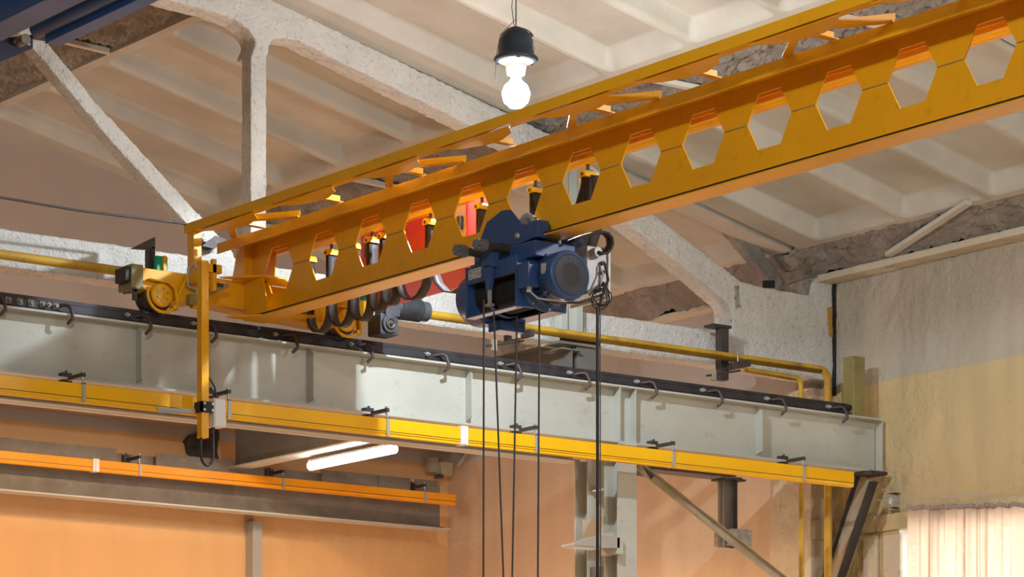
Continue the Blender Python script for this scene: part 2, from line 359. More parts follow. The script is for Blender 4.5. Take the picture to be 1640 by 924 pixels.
# concrete column under the truss heel
cc = MB().box(23.95, WX+.02, 26.0, 26.73, -1.7, 5.86)
col_o = cc.build('concrete_column', 'column'); roughen(col_o, .035, .02)
col_o['label'] = 'pale painted concrete column against the end wall under the truss heel'; col_o['category'] = 'column'
b = MB().box(23.9, WX+.02, 25.96, 26.0, 4.08, 4.30).build('ledge', 'column', col_o)

# ================================================================== ROOF TRUSS (Y 26.0 .. 26.3)
TY = 26.0
def tp(lst): return [at_y(a, b, TY) for a, b in lst]
truss = thing('concrete_roof_truss', 'whitewashed rough concrete truss with sloping top chord spanning behind the runway', 'roof truss', (18, 26.15, 5.98))
def tm(name, px, D=.3, vox=.028, s=.022):
    o = MB().prism(tp(px), 'y', TY, TY+D).build(name, 'truss', truss); roughen(o, vox, s); return o
tm('top_chord', [(0, -150), (410, -14), (491, 25), (891, 219), (1039, 336), (1190, 453), (1190, 500), (1173, 500), (1165, 485), (1109, 438), (995, 349), (880, 262), (535, 93.5), (476, 64), (439, 60), (433, 70), (428, 90), (402, 92), (409, 70), (407, 60), (398, 46), (380, 32), (340, 18), (240, -8), (0, -85)], .3)
tm('vertical_post', [(402, 88), (428, 88), (428, 425), (402, 422)], .19)
tm('diagonal_strut', [(-20, -20), (10, -12), (75, 65), (151, 160), (225, 240), (323, 347), (368, 396), (385, 425), (300, 412), (347, 405), (297, 356), (173, 220), (101, 134), (45, 68), (-20, 0)], .2)
tm('bottom_chord', [(-120, 348), (0, 365), (1138, 528), (1175, 533), (1175, 587), (0, 425), (-120, 408)], .3)
tm('heel_block', [(1172, 445), (1184, 451), (1268, 468), (1298, 474), (1303, 450), (1312, 442), (1334, 452), (1339, 612), (1172, 588)], .34)
MB().prism(tp([(1267, 455), (1300, 444), (1297, 474), (1267, 467)]), 'y', TY+.03, TY+.3).build('packing_block', 'rust', truss)
MB().prism(tp([(1223, 449), (1241, 449), (1241, 461), (1223, 461)]), 'y', TY-.0, TY+.02).build('bolted_plate', 'black', truss)
MB().prism(tp([(322, 394), (344, 378), (362, 384), (342, 399)]), 'y', TY-.02, TY+.1).build('bearing_plate', 'dark', truss)
stn = MB().prism(tp([(1324, 492), (1334, 490), (1335, 542), (1326, 538)]), 'y', TY-.006, TY+.02).build('rust_stain', 'rustpaint', truss); roughen(stn, .015, .01)
j_ = MB().box(WX-.015, WX+.02, 25.945, 26.02, 5.8, 7.12).build('wall_joint', 'black', wall_r); roughen(j_, .015, .03)
st = MB().beam((22.9, 26.55, 7.95), (23.9, 26.5, 7.1), .14, .2).build('stub_strut', 'rough', truss); roughen(st, .03, .03)

# ================================================================== STEEL RUNWAY GIRDERS
def igirder(mb, Y, x0, x1, z0, z1, fw=.24, ft=.018, wt=.014, top=True):
    mb.box(x0, x1, Y-wt/2, Y+wt/2, z0, z1); mb.box(x0, x1, Y-fw/2, Y+fw/2, z0, z0+ft)
    if top: mb.box(x0, x1, Y-fw/2, Y+fw/2, z1-ft, z1)
    return mb
RY = 25.2; ZB, ZT = 4.78, 5.40
run = thing('runway_girder', 'long grey steel crane runway girder carrying the black rail across the hall', 'girder', (18, RY, ZB))
m = MB(); m.box(8, 24.2, RY-.007, RY+.007, ZB, ZT); m.build('web', 'steel', run)
MB().box(8, 24.2, RY-.13, RY+.13, ZT-.02, ZT).build('top_flange', 'steel', run)
MB().box(8, 24.2, RY-.13, RY+.13, ZB, ZB+.02).build('bottom_flange', 'steel', run)
def sx(px, Y=RY): return at_y(px, 500, Y)[0]
for px in (220, 495, 748, 985, 1010, 1213, 1405):
    x = sx(px+3, RY-.06)
    full = px in (985, 1010, 1405)
    poly = [(RY-.007, ZT-.02), (RY-.125, ZT-.02) if full else (RY-.03, ZT-.02), (RY-.115, ZT-.08), (RY-.115, ZB+(.02 if full else .09)), (RY-.007, ZB+(.02 if full else .06))]
    MB().prism(poly, 'x', x-.006, x+.006).build('stiffener', 'steel', run)
rl = MB(); rl.prism([(RY-.075, ZT), (RY+.075, ZT), (RY+.07, ZT+.02), (RY+.012, ZT+.035), (RY+.012, ZT+.095), (RY+.035, ZT+.105), (RY+.035, ZT+.14), (RY-.035, ZT+.14), (RY-.035, ZT+.105), (RY-.012, ZT+.095), (RY-.012, ZT+.035), (RY-.07, ZT+.02)], 'x', 8, 23.75)
rail = rl.build('crane_rail', 'rail', run)
sp = MB().box(8, 23.75, RY-.045, RY-.02, ZT+.03, ZT+.1).build('rail_side_bar', 'rail', run)
for px in (2, 110, 235, 340, 470, 590, 712, 828, 938, 1045, 1150, 1252, 1350):
    x = sx(px, RY-.1); y = RY-.09
    pts = [(x-.1, y+.06, ZT+.07), (x-.03, y+.0, ZT+.085), (x+.0, y-.03, ZT+.07), (x+.015, y-.06, ZT+.0), (x+.015, y-.065, ZT-.05), (x-.02, y-.02, ZT-.1)]
    hk = MB().tube(pts, .017, 8).build('hook_bolt', 'hook', run)
    xb = x-.2
    MB().cyl((xb, RY-.045, ZT+.075), (xb, RY-.09, ZT+.07), .022, n=6, smooth=False).cyl((xb, RY-.05, ZT+.075), (xb, RY-.12, ZT+.066), .011, n=8).build('nut', 'gal', hk)
for k, px in enumerate((10, 28, 46, 65, 86)):
    x = sx(px); MB().box(x-.03, x+.03, RY-.05, RY-.044, ZT+.04, ZT+.1).cyl((x, RY-.05, ZT+.07), (x, RY-.075, ZT+.07), .02, n=6, smooth=False).build('splice_bolt', 'rust', run)
# end stop
es = MB().box(23.78, 23.96, 25.1, 25.28, ZT, 6.09).build('end_stop', 'olive', bevel=.008)
es['label'] = 'tall olive painted box end stop standing on the right end of the runway girder'; es['category'] = 'end stop'
MB().cyl((23.78, 25.16, 5.5), (23.68, 25.16, 5.5), .035).build('buffer', 'rubber', es)

# rear girder behind it, lower
rear = thing('rear_runway_girder', 'grey steel girder just behind and below the front runway girder', 'girder', (15, 25.95, 4.62))
BY, B0 = 25.95, 4.665
igirder(MB(), BY, 8, 20.35, B0, 5.28, .26).build('girder_body', 'steel', rear)
xe = sx(1178, BY)
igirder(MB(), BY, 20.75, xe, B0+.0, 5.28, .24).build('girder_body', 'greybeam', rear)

# wall-side girder with orange conductor bar
low = thing('wall_side_girder', 'brownish grey steel girder along the orange back wall under the ceiling lamp', 'girder', (18, 33.2, 4.86))
LY = 33.2
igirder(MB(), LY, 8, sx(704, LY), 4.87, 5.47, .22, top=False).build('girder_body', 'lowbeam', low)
MB().box(8, sx(712, LY), LY-.14, LY+.11, 4.85, 4.87).build('bottom_flange', 'steel', low)
for (a, b) in ((0, 186), (250, 390), (515, 605), (606, 657), (665, 700)):
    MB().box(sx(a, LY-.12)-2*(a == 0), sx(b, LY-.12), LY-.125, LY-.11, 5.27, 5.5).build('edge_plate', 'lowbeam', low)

# cross girder between column and far wall
cg = thing('cross_girder', 'dark grey steel cross girder running back to the far wall above the strip light', 'girder', (20.4, 29.5, 5.39))
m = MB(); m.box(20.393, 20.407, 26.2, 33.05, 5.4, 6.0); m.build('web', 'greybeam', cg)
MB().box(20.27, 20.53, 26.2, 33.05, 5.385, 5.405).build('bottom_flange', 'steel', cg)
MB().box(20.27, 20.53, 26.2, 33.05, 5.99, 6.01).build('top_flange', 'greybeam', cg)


# column
cx, cy = 20.42, 25.2
colm = thing('steel_column', 'pale grey double steel column under the runway girders with a tapering upper post', 'column', (20.4, 25.5, -1.7))
m = MB()
for yy in (RY, ):
    m.box(cx-.005, cx+.005, yy-.12, yy+.12, -1.7, ZB); m.box(cx-.1, cx-.088, yy-.12, yy+.12, -1.7, ZB); m.box(cx+.088, cx+.1, yy-.12, yy+.12, -1.7, ZB)
fl = MB(); fl.box(cx-.13, cx+.13, RY-.12, RY-.105, -1.7, ZB); fl.box(cx-.13, cx+.13, RY+.105, RY+.12, -1.7, ZB); fl.box(cx-.008, cx+.008, RY-.105, RY+.105, -1.7, ZB)
fl.build('front_leg', 'steel', colm)
ry2 = 25.72
fl = MB(); fl.box(cx-.13, cx+.13, ry2-.12, ry2-.105, -1.7, B0); fl.box(cx-.13, cx+.13, ry2+.105, ry2+.12, -1.7, B0); fl.box(cx-.008, cx+.008, ry2-.105, ry2+.105, -1.7, B0)
fl.build('rear_leg', 'steel', colm)
for z in (4.3, 3.2, 1.5): MB().box(cx-.1, cx+.1, RY+.12, ry2-.12, z, z+.28 if z < 4 else z+.02).build('batten_plate', 'greybeam' if z < 4 else 'steel', colm)
MB().box(cx-.125, cx+.125, RY-.13, RY+.13, ZB-.02, ZB).build('cap_plate', 'steel', colm)
MB().box(cx-.15, cx-.13, RY+.1, ry2-.05, 3.75, 4.0).build('lamp_plate', 'gal', colm)
# upper post
ux, uy = 20.25, 25.88
m = MB(); m.box(ux-.11, ux-.1, uy-.1, uy+.1, 5.93, 8.2); m.box(ux+.1, ux+.11, uy-.1, uy+.1, 5.93, 8.2); m.box(ux-.1, ux+.1, uy-.006, uy+.006, 5.93, 8.2)
m.build('upper_post', 'steel', colm)
MB().prism([(ux-.11, 6.95), (ux-.24, 5.93), (ux-.11, 5.93)], 'y', uy-.012, uy+.0).build('gusset_plate', 'steel', colm)
MB().prism([(ux+.11, 6.75), (ux+.24, 5.93), (ux+.11, 5.93)], 'y', uy-.012, uy+.0).build('gusset_plate', 'steel', colm)
MB().box(ux-.3, ux+.3, uy-.2, uy+.12, 5.905, 5.93).build('base_plate', 'steel', colm)
MB().box(ux-.28, ux+.28, uy-.2, uy-.19, 5.93, 6.02).build('angle_cleat', 'dark', colm)
igirder(MB(), 0, 0, 1, 0, 1)
m = MB(); m.box(ux-.3, ux-.02, uy-.25, uy+.1, 5.83, 5.85); m.box(ux-.16, ux-.15, uy-.25, uy+.1, 5.45, 5.85); m.box(ux-.02, ux+.26, uy-.16, uy+.02, 5.45, 5.9)
m.build('bracket_seat', 'greybeam', colm)

# diagonal brace on the right
a = at_y(1022, 748, 25.6); b = at_y(1300, 967, 25.6)
br = MB().beam((a[0], 25.6, a[1]), (b[0], 25.6, b[1]), .008, .085, (0, 0, 1)).beam((a[0], 25.57, a[1]+.045), (b[0], 25.57, b[1]+.045), .07, .008, (0, 0, 1)).build('angle_brace', 'old')
br['label'] = 'worn beige diagonal angle brace sloping down to the right from the column top'; br['category'] = 'brace'
a = at_y(1016, 735, 25.66); b = at_y(1040, 765, 25.66)
MB().box(a[0], b[0], 25.62, 25.64, b[1], a[1]).build('gusset', 'rust', br)
MB().beam((a[0]+.05, 25.6, a[1]), (b[0], 25.6, b[1]), .02, .09).build('splice_piece', 'dark', br)

# hanger post + box under rear girder
hp = thing('hanger_post', 'dark steel channel hanging from the rear girder with a box on its foot', 'bracket', (23, BY, 3.9))
a = at_y(1152, 765, BY); b = at_y(1178, 878, BY)
m = MB(); m.box(a[0]+.03, a[0]+.045, BY-.06, BY+.06, b[1], B0); m.box(b[0]-.032, b[0]-.02, BY-.06, BY+.06, b[1], B0); m.box(a[0]+.03, b[0]-.02, BY-.005, BY+.005, b[1], B0)
m.build('channel', 'greybeam', hp)
m = MB().box(a[0]+.06, a[0]+.36, BY-.16, BY+.16, b[1]+.02, b[1]+.2); bo = m.build('socket_box', 'rust', hp, bevel=.005)
MB().box(a[0]+.054, a[0]+.062, BY-.1, BY-.0, b[1]+.13, b[1]+.16).build('slot', 'black', bo)
MB().box(a[0]-.02, a[0]+.3, BY-.12, BY+.12, B0-.02, B0).build('top_plate', 'dark', hp)

# knee brace at the end wall
kb = thing('knee_brace', 'dark flanged steel knee brace under the right end of the runway girder', 'brace', (24.05, 25.5, 2))
X0 = 24.06; P0 = Vector((X0, 25.17, 4.72)); P1 = Vector((X0, 25.90, 3.29)); dd = (P1-P0).normalized(); nn = Vector((0, dd.z, -dd.y))
MB().beam(P0, P1, .012, .22, nn).build('web', 'old', kb)
for s_ in (-1, 1):
    MB().beam(P0+nn*.12*s_, P1+nn*.12*s_, .13, .014, nn).build('flange', 'dark', kb)
MB().box(X0-.12, X0+.14, 24.98, 25.34, 4.74, 4.775).build('cap_plate', 'dark', kb)

# ================================================================== YELLOW PIPES
PY = 25.60
def arc(cx_, cz, r, a0, a1, n, f): return [f(cx_+r*math.cos(a0+(a1-a0)*k/n), cz+r*math.sin(a0+(a1-a0)*k/n)) for k in range(n+1)]
xb_ = at_y(1326, 600, PY)[0]; zp = 5.99
pp = MB().tube([(8, PY, zp), (14, PY, zp), (xb_-.12, PY, zp)]+arc(xb_-.12, zp-.12, .12, math.pi/2, 0, 8, lambda x, z: (x, PY, z))+[(xb_, PY, -1.7)], .047, 14).build('yellow_pipe', 'pipe')
pp['label'] = 'thick worn yellow pipe along the truss that bends down at the end wall'; pp['category'] = 'pipe'
P2 = PY+.05; xb2 = at_y(1285, 600, P2)[0]; x20 = at_y(1195, 590, P2)[0]; zq = at_y(1240, 601, P2)[1]
p2 = MB().tube([(x20, P2, zq+.02), (xb2-.1, P2, zq)]+arc(xb2-.1, zq-.08, .08, math.pi/2, 0, 8, lambda x, z: (x, P2, z))+[(xb2, P2, -1.7)], .03, 12).build('branch_pipe', 'pipe')
p2['label'] = 'thinner yellow pipe beside the thick one, dropping to the left of it'; p2['category'] = 'pipe'
for px, lab, longp in ((830, 'black pipe bracket on the yellow pipe below the hoist', 0), (1176, 'black pipe bracket with a tall post near the truss heel', 1)):
    x = at_y(px, 550, PY)[0]
    t = thing('pipe_bracket', lab, 'bracket', (x, PY, 5.8), 'black brackets under the yellow pipe')
    MB().box(x-.03, x+.03, PY-.25, PY+.22, 5.86, 5.93).build('bracket_bar', 'dark', t)
    MB().tube([(x, PY-.06, 5.9), (x, PY-.06, 6.0)]+arc(PY, 6.0, .06, math.pi, 0, 8, lambda y, z: (x, y, z))+[(x, PY+.06, 5.9)], .008, 6).build('u_bolt', 'zinc', t)
    MB().tube([(x-.5, PY-.1, 5.72), (x, PY-.1, 5.83)], .012, 6).build('tie_rod', 'dark', t)
    MB().box(x-.43, x-.37, PY-.12, PY-.08, 5.68, 5.8).build('rod_clip', 'old', t)
    if longp:
        MB().box(x-.09, x+.02, PY+.12, PY+.22, 5.75, 6.36).build('post', 'dark', t); MB().box(x-.22, x+.05, PY+.1, PY+.27, 6.34, 6.37).build('post_head', 'dark', t)
    else: MB().box(x-.16, x-.12, PY-.2, PY-.1, 5.83, 6.0).build('post', 'old', t)

# ================================================================== CONDUCTOR BARS
def busbar(name, label, Y, x0, x1, zt, h, m, hang, joint, grp):
    t = thing(name, label, 'conductor rail', ((x0+x1)/2, Y, zt-h))
    MB().prism([(Y-.04, zt-h+.03), (Y-.04, zt), (Y+.04, zt), (Y+.04, zt-h+.03), (Y+.03, zt-h+.02), (Y+.034, zt-h), (Y+.012, zt-h), (Y+.012, zt-h+.02), (Y-.012, zt-h+.02), (Y-.012, zt-h), (Y-.034, zt-h), (Y-.03, zt-h+.02)], 'x', x0, x1).build('bar_housing', m, t, bevel=.003)
    MB().box(x0, x1, Y-.0425, Y-.038, zt-h+.045, zt-h+.05).build('bar_seam', 'black', t)
    for px in hang:
        x = sx(px, Y-.05)
        c_ = MB(); c_.box(x-.018, x+.018, Y-.052, Y-.04, zt-h, zt+.008); c_.box(x-.018, x+.018, Y+.04, Y+.052, zt-h, zt+.008); c_.box(x-.018, x+.018, Y-.052, Y+.052, zt, zt+.012)
        hc = c_.build('hanger_clip', 'gal', t)
        MB().cyl((x, Y-.02, zt+.01), (x, Y-.02, zt+.12), .009, n=8).cyl((x, Y-.02, zt+.05), (x, Y-.02, zt+.065), .018, n=6).cyl((x, Y-.02, zt+.11), (x, Y-.02, zt+.125), .018, n=6).build('threaded_rod', 'zinc', hc)
        ar = MB().box(x-.018, x+.018, Y-.045, Y+.36, zt+.07, zt+.105).build('support_arm', 'dark', t)
        MB().box(x-.05, x+.05, Y+.28, Y+.36, zt+.06, zt+.15).cyl((x, Y+.3, zt+.14), (x, Y+.3, zt+.17), .014, n=6).build('girder_clamp', 'dark', ar)
    for px in joint:
        x = sx(px, Y-.05)
        j = MB().box(x-.045, x+.045, Y-.055, Y+.05, zt-h-.005, zt+.012).box(x-.012, x+.012, Y-.062, Y-.05, zt-h, zt+.01); j.build('joint_cover', 'white', t, bevel=.003)
    return t
bz = at_y(0, 601, 24.83)[1]
busbar('conductor_rail', 'bright yellow conductor rail hung on arms along the front runway girder', 24.83, 8, sx(1364, 24.83), bz, .175, 'busbar', (135, 368, 622, 860, 1080, 1289), (744,), '')
b2 = at_y(0, 722, 32.85)[1]
busbar('conductor_rail', 'orange conductor rail along the girder on the far back wall', 32.85, 8, sx(727, 32.85), b2, .145, 'busbar2', (225, 455, 682), (154,), '')

# ================================================================== BRIDGE CRANE
GX = 15.7; G0, G1 = 5.575, 6.315; ZM = 6.005
crane = thing('bridge_crane', 'yellow overhead bridge crane with a castellated girder pierced by hexagonal holes', 'crane', (GX, 20, 5.54))
web = MB(); Y0h = 24.635; pit = .7905; ye = Y0h+.395
hz = .22; a1, a2 = .13, .26
def bay(m_, c0, c1, left_hole, right_hole):
    for sgn, zf in ((1, G1), (-1, G0)):
        zh = ZM+sgn*hz; pl = [(c0, zf), (c1, zf)]
        pl += [(c1, zh), (c1-a1, zh), (c1-a2, ZM)] if right_hole else [(c1, ZM)]
        pl += [(c0+a2, ZM), (c0+a1, zh), (c0, zh)] if left_hole else [(c0, ZM)]
        m_.prism(pl, 'x', GX-.006, GX+.006)
k = 0; y = Y0h
bay(web, Y0h, 25.02, True, False)
while y > 6: bay(web, y-pit, y, True, True); y -= pit
web.build('girder_web', 'yellow', crane)
y = Y0h
for k in range(24): MB().beam((GX-.008, y-a2, ZM), (GX-.008, y-pit+a2, ZM), .006, .006).build('weld_seam', 'rust', crane); y -= pit
MB().box(GX-.12, GX+.12, 6, 25.1, G0-.018, G0).build('bottom_flange', 'yellow', crane)
MB().box(GX-.125, GX-.118, 6, 25.0, G0-.006, G0+.006).build('flange_edge_line', 'rubber', crane)
tf = MB(); tf.box(GX-.27, GX+.16, 6, 25.35, G1, G1+.02); tf.box(GX-.271, GX-.262, 6, 25.352, G1-.08, G1+.021); tf.box(GX+.152, GX+.161, 6, 25.3, G1-.06, G1+.001)
tf.build('top_flange', 'yellow', crane)
# lattice beside the girder
NX = 15.0
ch = MB(); ch.box(NX-.008, NX, 6, 25.25, 6.36, 6.45); ch.box(NX, NX+.09, 6, 25.25, 6.36, 6.368)
ch.build('lattice_chord', 'yellow', crane)
ys = [24.5-1.335*k for k in range(12)]
for k, yy in enumerate(ys):
    MB().beam((NX+.05, yy, 6.355), (GX-.26, yy, 6.345), .07, .008).beam((NX+.05, yy+.035, 6.385), (GX-.25, yy+.035, 6.385), .006, .06).build('lattice_post', 'yellow', crane)
    if k % 2 == 0:
        for s_ in (-.62, .55):
            MB().beam((NX+.06, yy, 6.35), (GX-.26, yy+s_, 6.342), .07, .008).beam((NX+.06, yy, 6.38), (GX-.25, yy+s_, 6.38), .006, .05).build('lattice_diagonal', 'yellow', crane)
    MB().prism([(NX, yy-.5), (NX+.15, yy-.34), (NX+.23, yy-.1), (NX+.23, yy+.1), (NX+.15, yy+.34), (NX, yy+.5)] , 'z', 6.341, 6.347).build('gusset_plate', 'yellow', crane)
MB().box(NX-.0, NX+.09, 25.08, 25.2, 5.93, 6.36).build('corner_post', 'yellow', crane, bevel=.004)
# end bracket of girder
eb = MB()
eb.prism([(25.0, 6.31), (25.40, 6.31), (25.53, 5.945), (25.0, 5.945)], 'x', GX-.008, GX+.008)
MB().box(GX-.1, GX-.008, 25.12, 25.132, 5.945, 6.31).build('end_stiffener', 'yellow', crane)
eb.build('end_bracket', 'yellow', crane)
MB().prism([(25.0, 6.31), (25.4, 6.31), (25.5, 5.94), (25.05, 5.94)], 'x', GX+.2, GX+.21).build('end_bracket', 'yellow', crane)
MB().prism([(GX-.42, 25.05), (GX-.12, 24.72), (GX+.12, 24.72), (GX+.42, 25.05)], 'z', 5.93, 5.945).build('knee_plate', 'yellow', crane)
MB().prism([(GX-.35, 25.05), (GX-.12, 24.75), (GX+.12, 24.75), (GX+.2, 25.05)], 'z', 5.555, 5.57).build('knee_plate', 'yellow', crane)
MB().prism([(24.62, 5.58), (25.05, 5.58), (25.05, 5.94), (24.72, 5.94)], 'x', GX-.14, GX-.13).build('end_bracket', 'yellow', crane)
# end carriage
CX0, CX1 = 14.42, 17.0
car = MB(); car.prism([(CX0, 5.73), (14.75, 5.66), (15.0, 5.66), (15.1, 5.68), (16.4, 5.6), (16.8, 5.6), (CX1, 5.7), (CX1, 5.93), (CX0, 5.93)], 'y', 25.06, 25.34)
carr = car.build('end_carriage', 'yellow', crane, bevel=.008)
for wx in (14.62, 16.75):
    wz = 5.685
    MB().lathe((wx, 25.10, wz), (0, 1, 0), [(0, .0), (0, .10), (.0, .15), (.03, .15), (.035, .135), (.16, .135), (.165, .15), (.195, .15), (.195, 0)], 36).build('track_wheel', 'dark', crane)
    w2 = MB().lathe((wx, 25.055, wz), (0, -1, 0), [(-.0, .115), (.03, .115), (.035, .09), (.04, .0)], 32).build('wheel_cap', 'yellow', crane)
    for k in range(6):
        a_ = k*math.pi/3+.4; MB().cyl((wx+.06*math.cos(a_), 25.02, wz+.06*math.sin(a_)), (wx+.06*math.cos(a_), 25.005, wz+.06*math.sin(a_)), .011, n=6, smooth=False).build('cap_bolt', 'zinc', w2)
    g_ = MB(); pts = [(wx-.16, 25.03, wz+.13), (wx+.06, 25.03, wz+.125), (wx+.13, 25.03, wz+.08), (wx+.15, 25.03, wz-.02), (wx+.15, 25.03, wz-.13)]
    g_.strip(pts, (0, 1, 0), .08, .012); g_.box(wx+.1, wx+.15, 24.99, 25.06, wz-.13, wz-.09); g_.build('wheel_guard', 'yellow', crane)
    MB().tube(arc(wx, wz, .165, math.radians(160), math.radians(320), 12, lambda x, z: (x, 25.02, z)), .016, 8).build('guard_ring', 'yellow', crane)
MB().box(CX0-.13, CX0, 25.04, 25.3, 5.71, 5.95).build('bumper_block', 'olive', crane, bevel=.006)
MB().box(CX0-.19, CX0-.13, 25.06, 25.26, 5.78, 5.92).build('rubber_bumper', 'rubber', crane, bevel=.01)
MB().box(14.95, 15.14, 25.0, 25.07, 5.6, 5.67).box(16.3, 16.5, 25.0, 25.07, 5.55, 5.62).build('skid_bracket', 'yellow', crane)
MB().box(15.98, 16.26, 24.86, 25.06, 5.63, 5.79).build('buffer_frame', 'yellow', crane)
MB().box(16.01, 16.23, 24.82, 24.86, 5.65, 5.76).build('buffer_pad', 'rubber', crane, bevel=.008)
MB().box(14.3, 14.34, 25.02, 25.05, 5.6, 5.72).beam((14.2, 25.03, 5.65), (14.34, 25.03, 5.7), .02, .02).build('rail_sweeper', 'dark', crane)
# stand with green sensor on the carriage end
MB().box(14.62, 14.64, 25.3, 25.36, 5.93, 6.17).box(14.66, 14.70, 25.3, 25.36, 5.93, 6.2).prism([(14.45, 6.16), (14.7, 6.3), (14.7, 6.19), (14.6, 6.17)], 'y', 25.3, 25.36).build('sensor_post', 'dark', crane)
MB().box(14.66, 14.78, 25.2, 25.26, 5.94, 6.1).build('sensor_box', 'green', crane, bevel=.005)
MB().box(14.72, 14.75, 25.17, 25.2, 5.9, 6.1).build('sensor_bracket', 'yellow', crane)
# arch tube and cable tray on carriage face
MB().tube([(14.98, 25.0, 5.7), (15.0, 25.0, 5.95), (14.97, 25.03, 6.03), (14.92, 25.05, 5.98), (14.9, 25.02, 5.8), (15.05, 25.0, 5.76), (15.2, 24.95, 5.84)], .013, 8).build('cable_conduit', 'gal', crane)
MB().beam((14.75, 25.04, 5.6), (14.92, 25.04, 5.93), .012, .03).build('stay_bar', 'yellow', crane)
MB().beam((14.95, 25.0, 5.68), (15.25, 24.85, 5.83), .05, .04).box(14.9, 15.0, 24.98, 25.05, 5.62, 5.72).build('cable_tray', 'olive', crane)
# collector arm
ax, ay = sx(325, 24.62), 24.62
arm = MB().box(ax-.04, ax+.04, ay-.045, ay+.045, 4.28, 5.97).build('collector_arm', 'yellow', crane, bevel=.004)
MB().box(ax+.04, ax+.2, ay-.02, ay+.04, 5.87, 5.95).box(ax+.09, ax+.14, ay-.0, ay+.45, 5.83, 5.93).box(ax+.1, ax+.14, ay-.02, ay+.03, 5.7, 6.0).build('arm_bracket', 'yellow', crane)
MB().cyl((ax+.14, ay, 5.76), (ax+.22, ay, 5.76), .02).build('stud', 'dark', crane)
ap = MB().box(ax-.06, ax+.09, ay-.07, ay-.05, 4.52, 4.62).box(ax-.06, ax-.04, ay-.07, ay+.06, 4.52, 4.62).build('clamp_plate', 'black', crane)
for dx_ in (-.03, .06):
    for dz_ in (.02, .08): MB().cyl((ax+dx_, ay-.085, 4.52+dz_), (ax+dx_, ay-.07, 4.52+dz_), .014, n=6, smooth=False).build('bolt', 'zinc', ap)
jb = MB().box(ax+.07, ax+.2, ay-.09, ay+.05, 4.39, 4.66).build('junction_box', 'white', crane, bevel=.006)
MB().box(ax+.08, ax+.19, ay-.096, ay-.09, 4.4, 4.65).build('box_lid', 'white', jb, bevel=.002)
MB().cyl((ax+.15, ay, 4.66), (ax+.15, ay, 4.70), .02).cyl((ax+.11, ay, 4.34), (ax+.11, ay, 4.39), .02).build('cable_gland', 'rubber', jb)
MB().tube([(ax+.15, ay, 4.7), (ax+.13, ay, 4.78), (ax+.07, ay+.02, 4.88), (ax+.045, ay+.05, 4.98), (ax+.04, ay+.05, 5.3)], .009).build('supply_cable', 'rubber', crane)
MB().tube([(ax+.045+.068*math.cos(t_*math.pi/16)+.0, ay, 4.14-.12*math.sin(t_*math.pi/16)) if 0 <= t_ <= 16 else ((ax+.113, ay, 4.14+.05*(-t_)) if t_ < 0 else (ax-.023, ay, 4.14+.05*(t_-16))) for t_ in range(-4, 20)], .014, 10).build('supply_cable', 'rubber', crane)
MB().beam((ax-.42, ay+.14, 4.53), (ax-.06, ay+.05, 4.54), .03, .035).cyl((ax-.4, ay+.14, 4.51), (ax-.1, ay+.06, 4.52), .012).beam((ax+.2, ay+.14, 4.50), (ax+.35, ay+.16, 4.49), .03, .03).build('collector_shoe', 'gal', crane)
# gearmotor on carriage right end
gmx = 17.02
gmm = MB().box(gmx, gmx+.22, 24.82, 25.06, 5.55, 5.76).cyl((gmx+.1, 24.82, 5.66), (gmx+.1, 24.79, 5.66), .09).build('gear_unit', 'motorgrey', crane, bevel=.015)
MB().lathe((gmx+.1, 24.79, 5.66), (0, -1, 0), [(0, .06), (.015, .06), (.02, .045), (.005, .04), (.005, .015), (.03, .015), (.03, 0)], 24).build('shaft_cover', 'dark', gmm)
m_ = MB().cyl((gmx+.2, 24.9, 5.85), (gmx+.62, 24.9, 5.85), .1, n=24)
for k in range(14): m_.cyl((gmx+.26+k*.02, 24.9, 5.85), (gmx+.268+k*.02, 24.9, 5.85), .115, n=24)
m_.box(gmx+.05, gmx+.22, 24.8, 25.0, 5.74, 5.94); m_.build('drive_motor', 'motorgrey', crane)
# festoon rail and cable loops
FX = 16.28
fr = MB().box(FX-.03, FX+.03, 12, 25.05, 6.31, 6.37).box(FX-.035, FX-.03, 12, 25.05, 6.335, 6.345); fr.build('festoon_rail', 'yellow', crane)
MB().box(GX+.16, GX+.36, 6, 25.3, 6.335, 6.35).build('walkway_plate', 'yellow', crane)
MB().box(GX+.33, GX+.36, 6, 25.3, 6.28, 6.335).build('walkway_edge', 'yellow', crane)
for yy in [24.6-1.58*k for k in range(9)]: MB().box(GX+.1, FX+.05, yy-.025, yy+.025, 6.37, 6.40).build('rail_support', 'yellow', crane)
tro = []
for px in (496, 531, 566, 596, 617, 637, 690, 772, 858, 942): tro.append(at_x(px, 380, FX)[0])
def loop(ya, yb, depth, x=FX, n=26):
    pts = []
    for i in range(n+1):
        u = i/n; th = math.pi*(u)
        # U shape: straight sides, round bottom
        r = abs(ya-yb)/2
        if u < .35: pts.append((x, ya+(yb-ya)*.0-.0, 6.2-(depth-r)*(u/.35)))
        elif u > .65: pts.append((x, yb, 6.2-(depth-r)*((1-u)/.35)))
        else:
            a_ = math.pi*(u-.35)/.3; cy_ = (ya+yb)/2
            pts.append((x, cy_+(ya-yb)/2*math.cos(a_), 6.2-(depth-r)-r*1.15*math.sin(a_)))
    return pts
deps = [.70, .70, .70, .66, .63, .62, .64, .60, .3]
for i in range(len(tro)-1):
    MB().strip(loop(tro[i]-.02, tro[i+1]+.02, deps[i]), (1, 0, 0), .10, .014).build('festoon_cable', 'flat', crane)
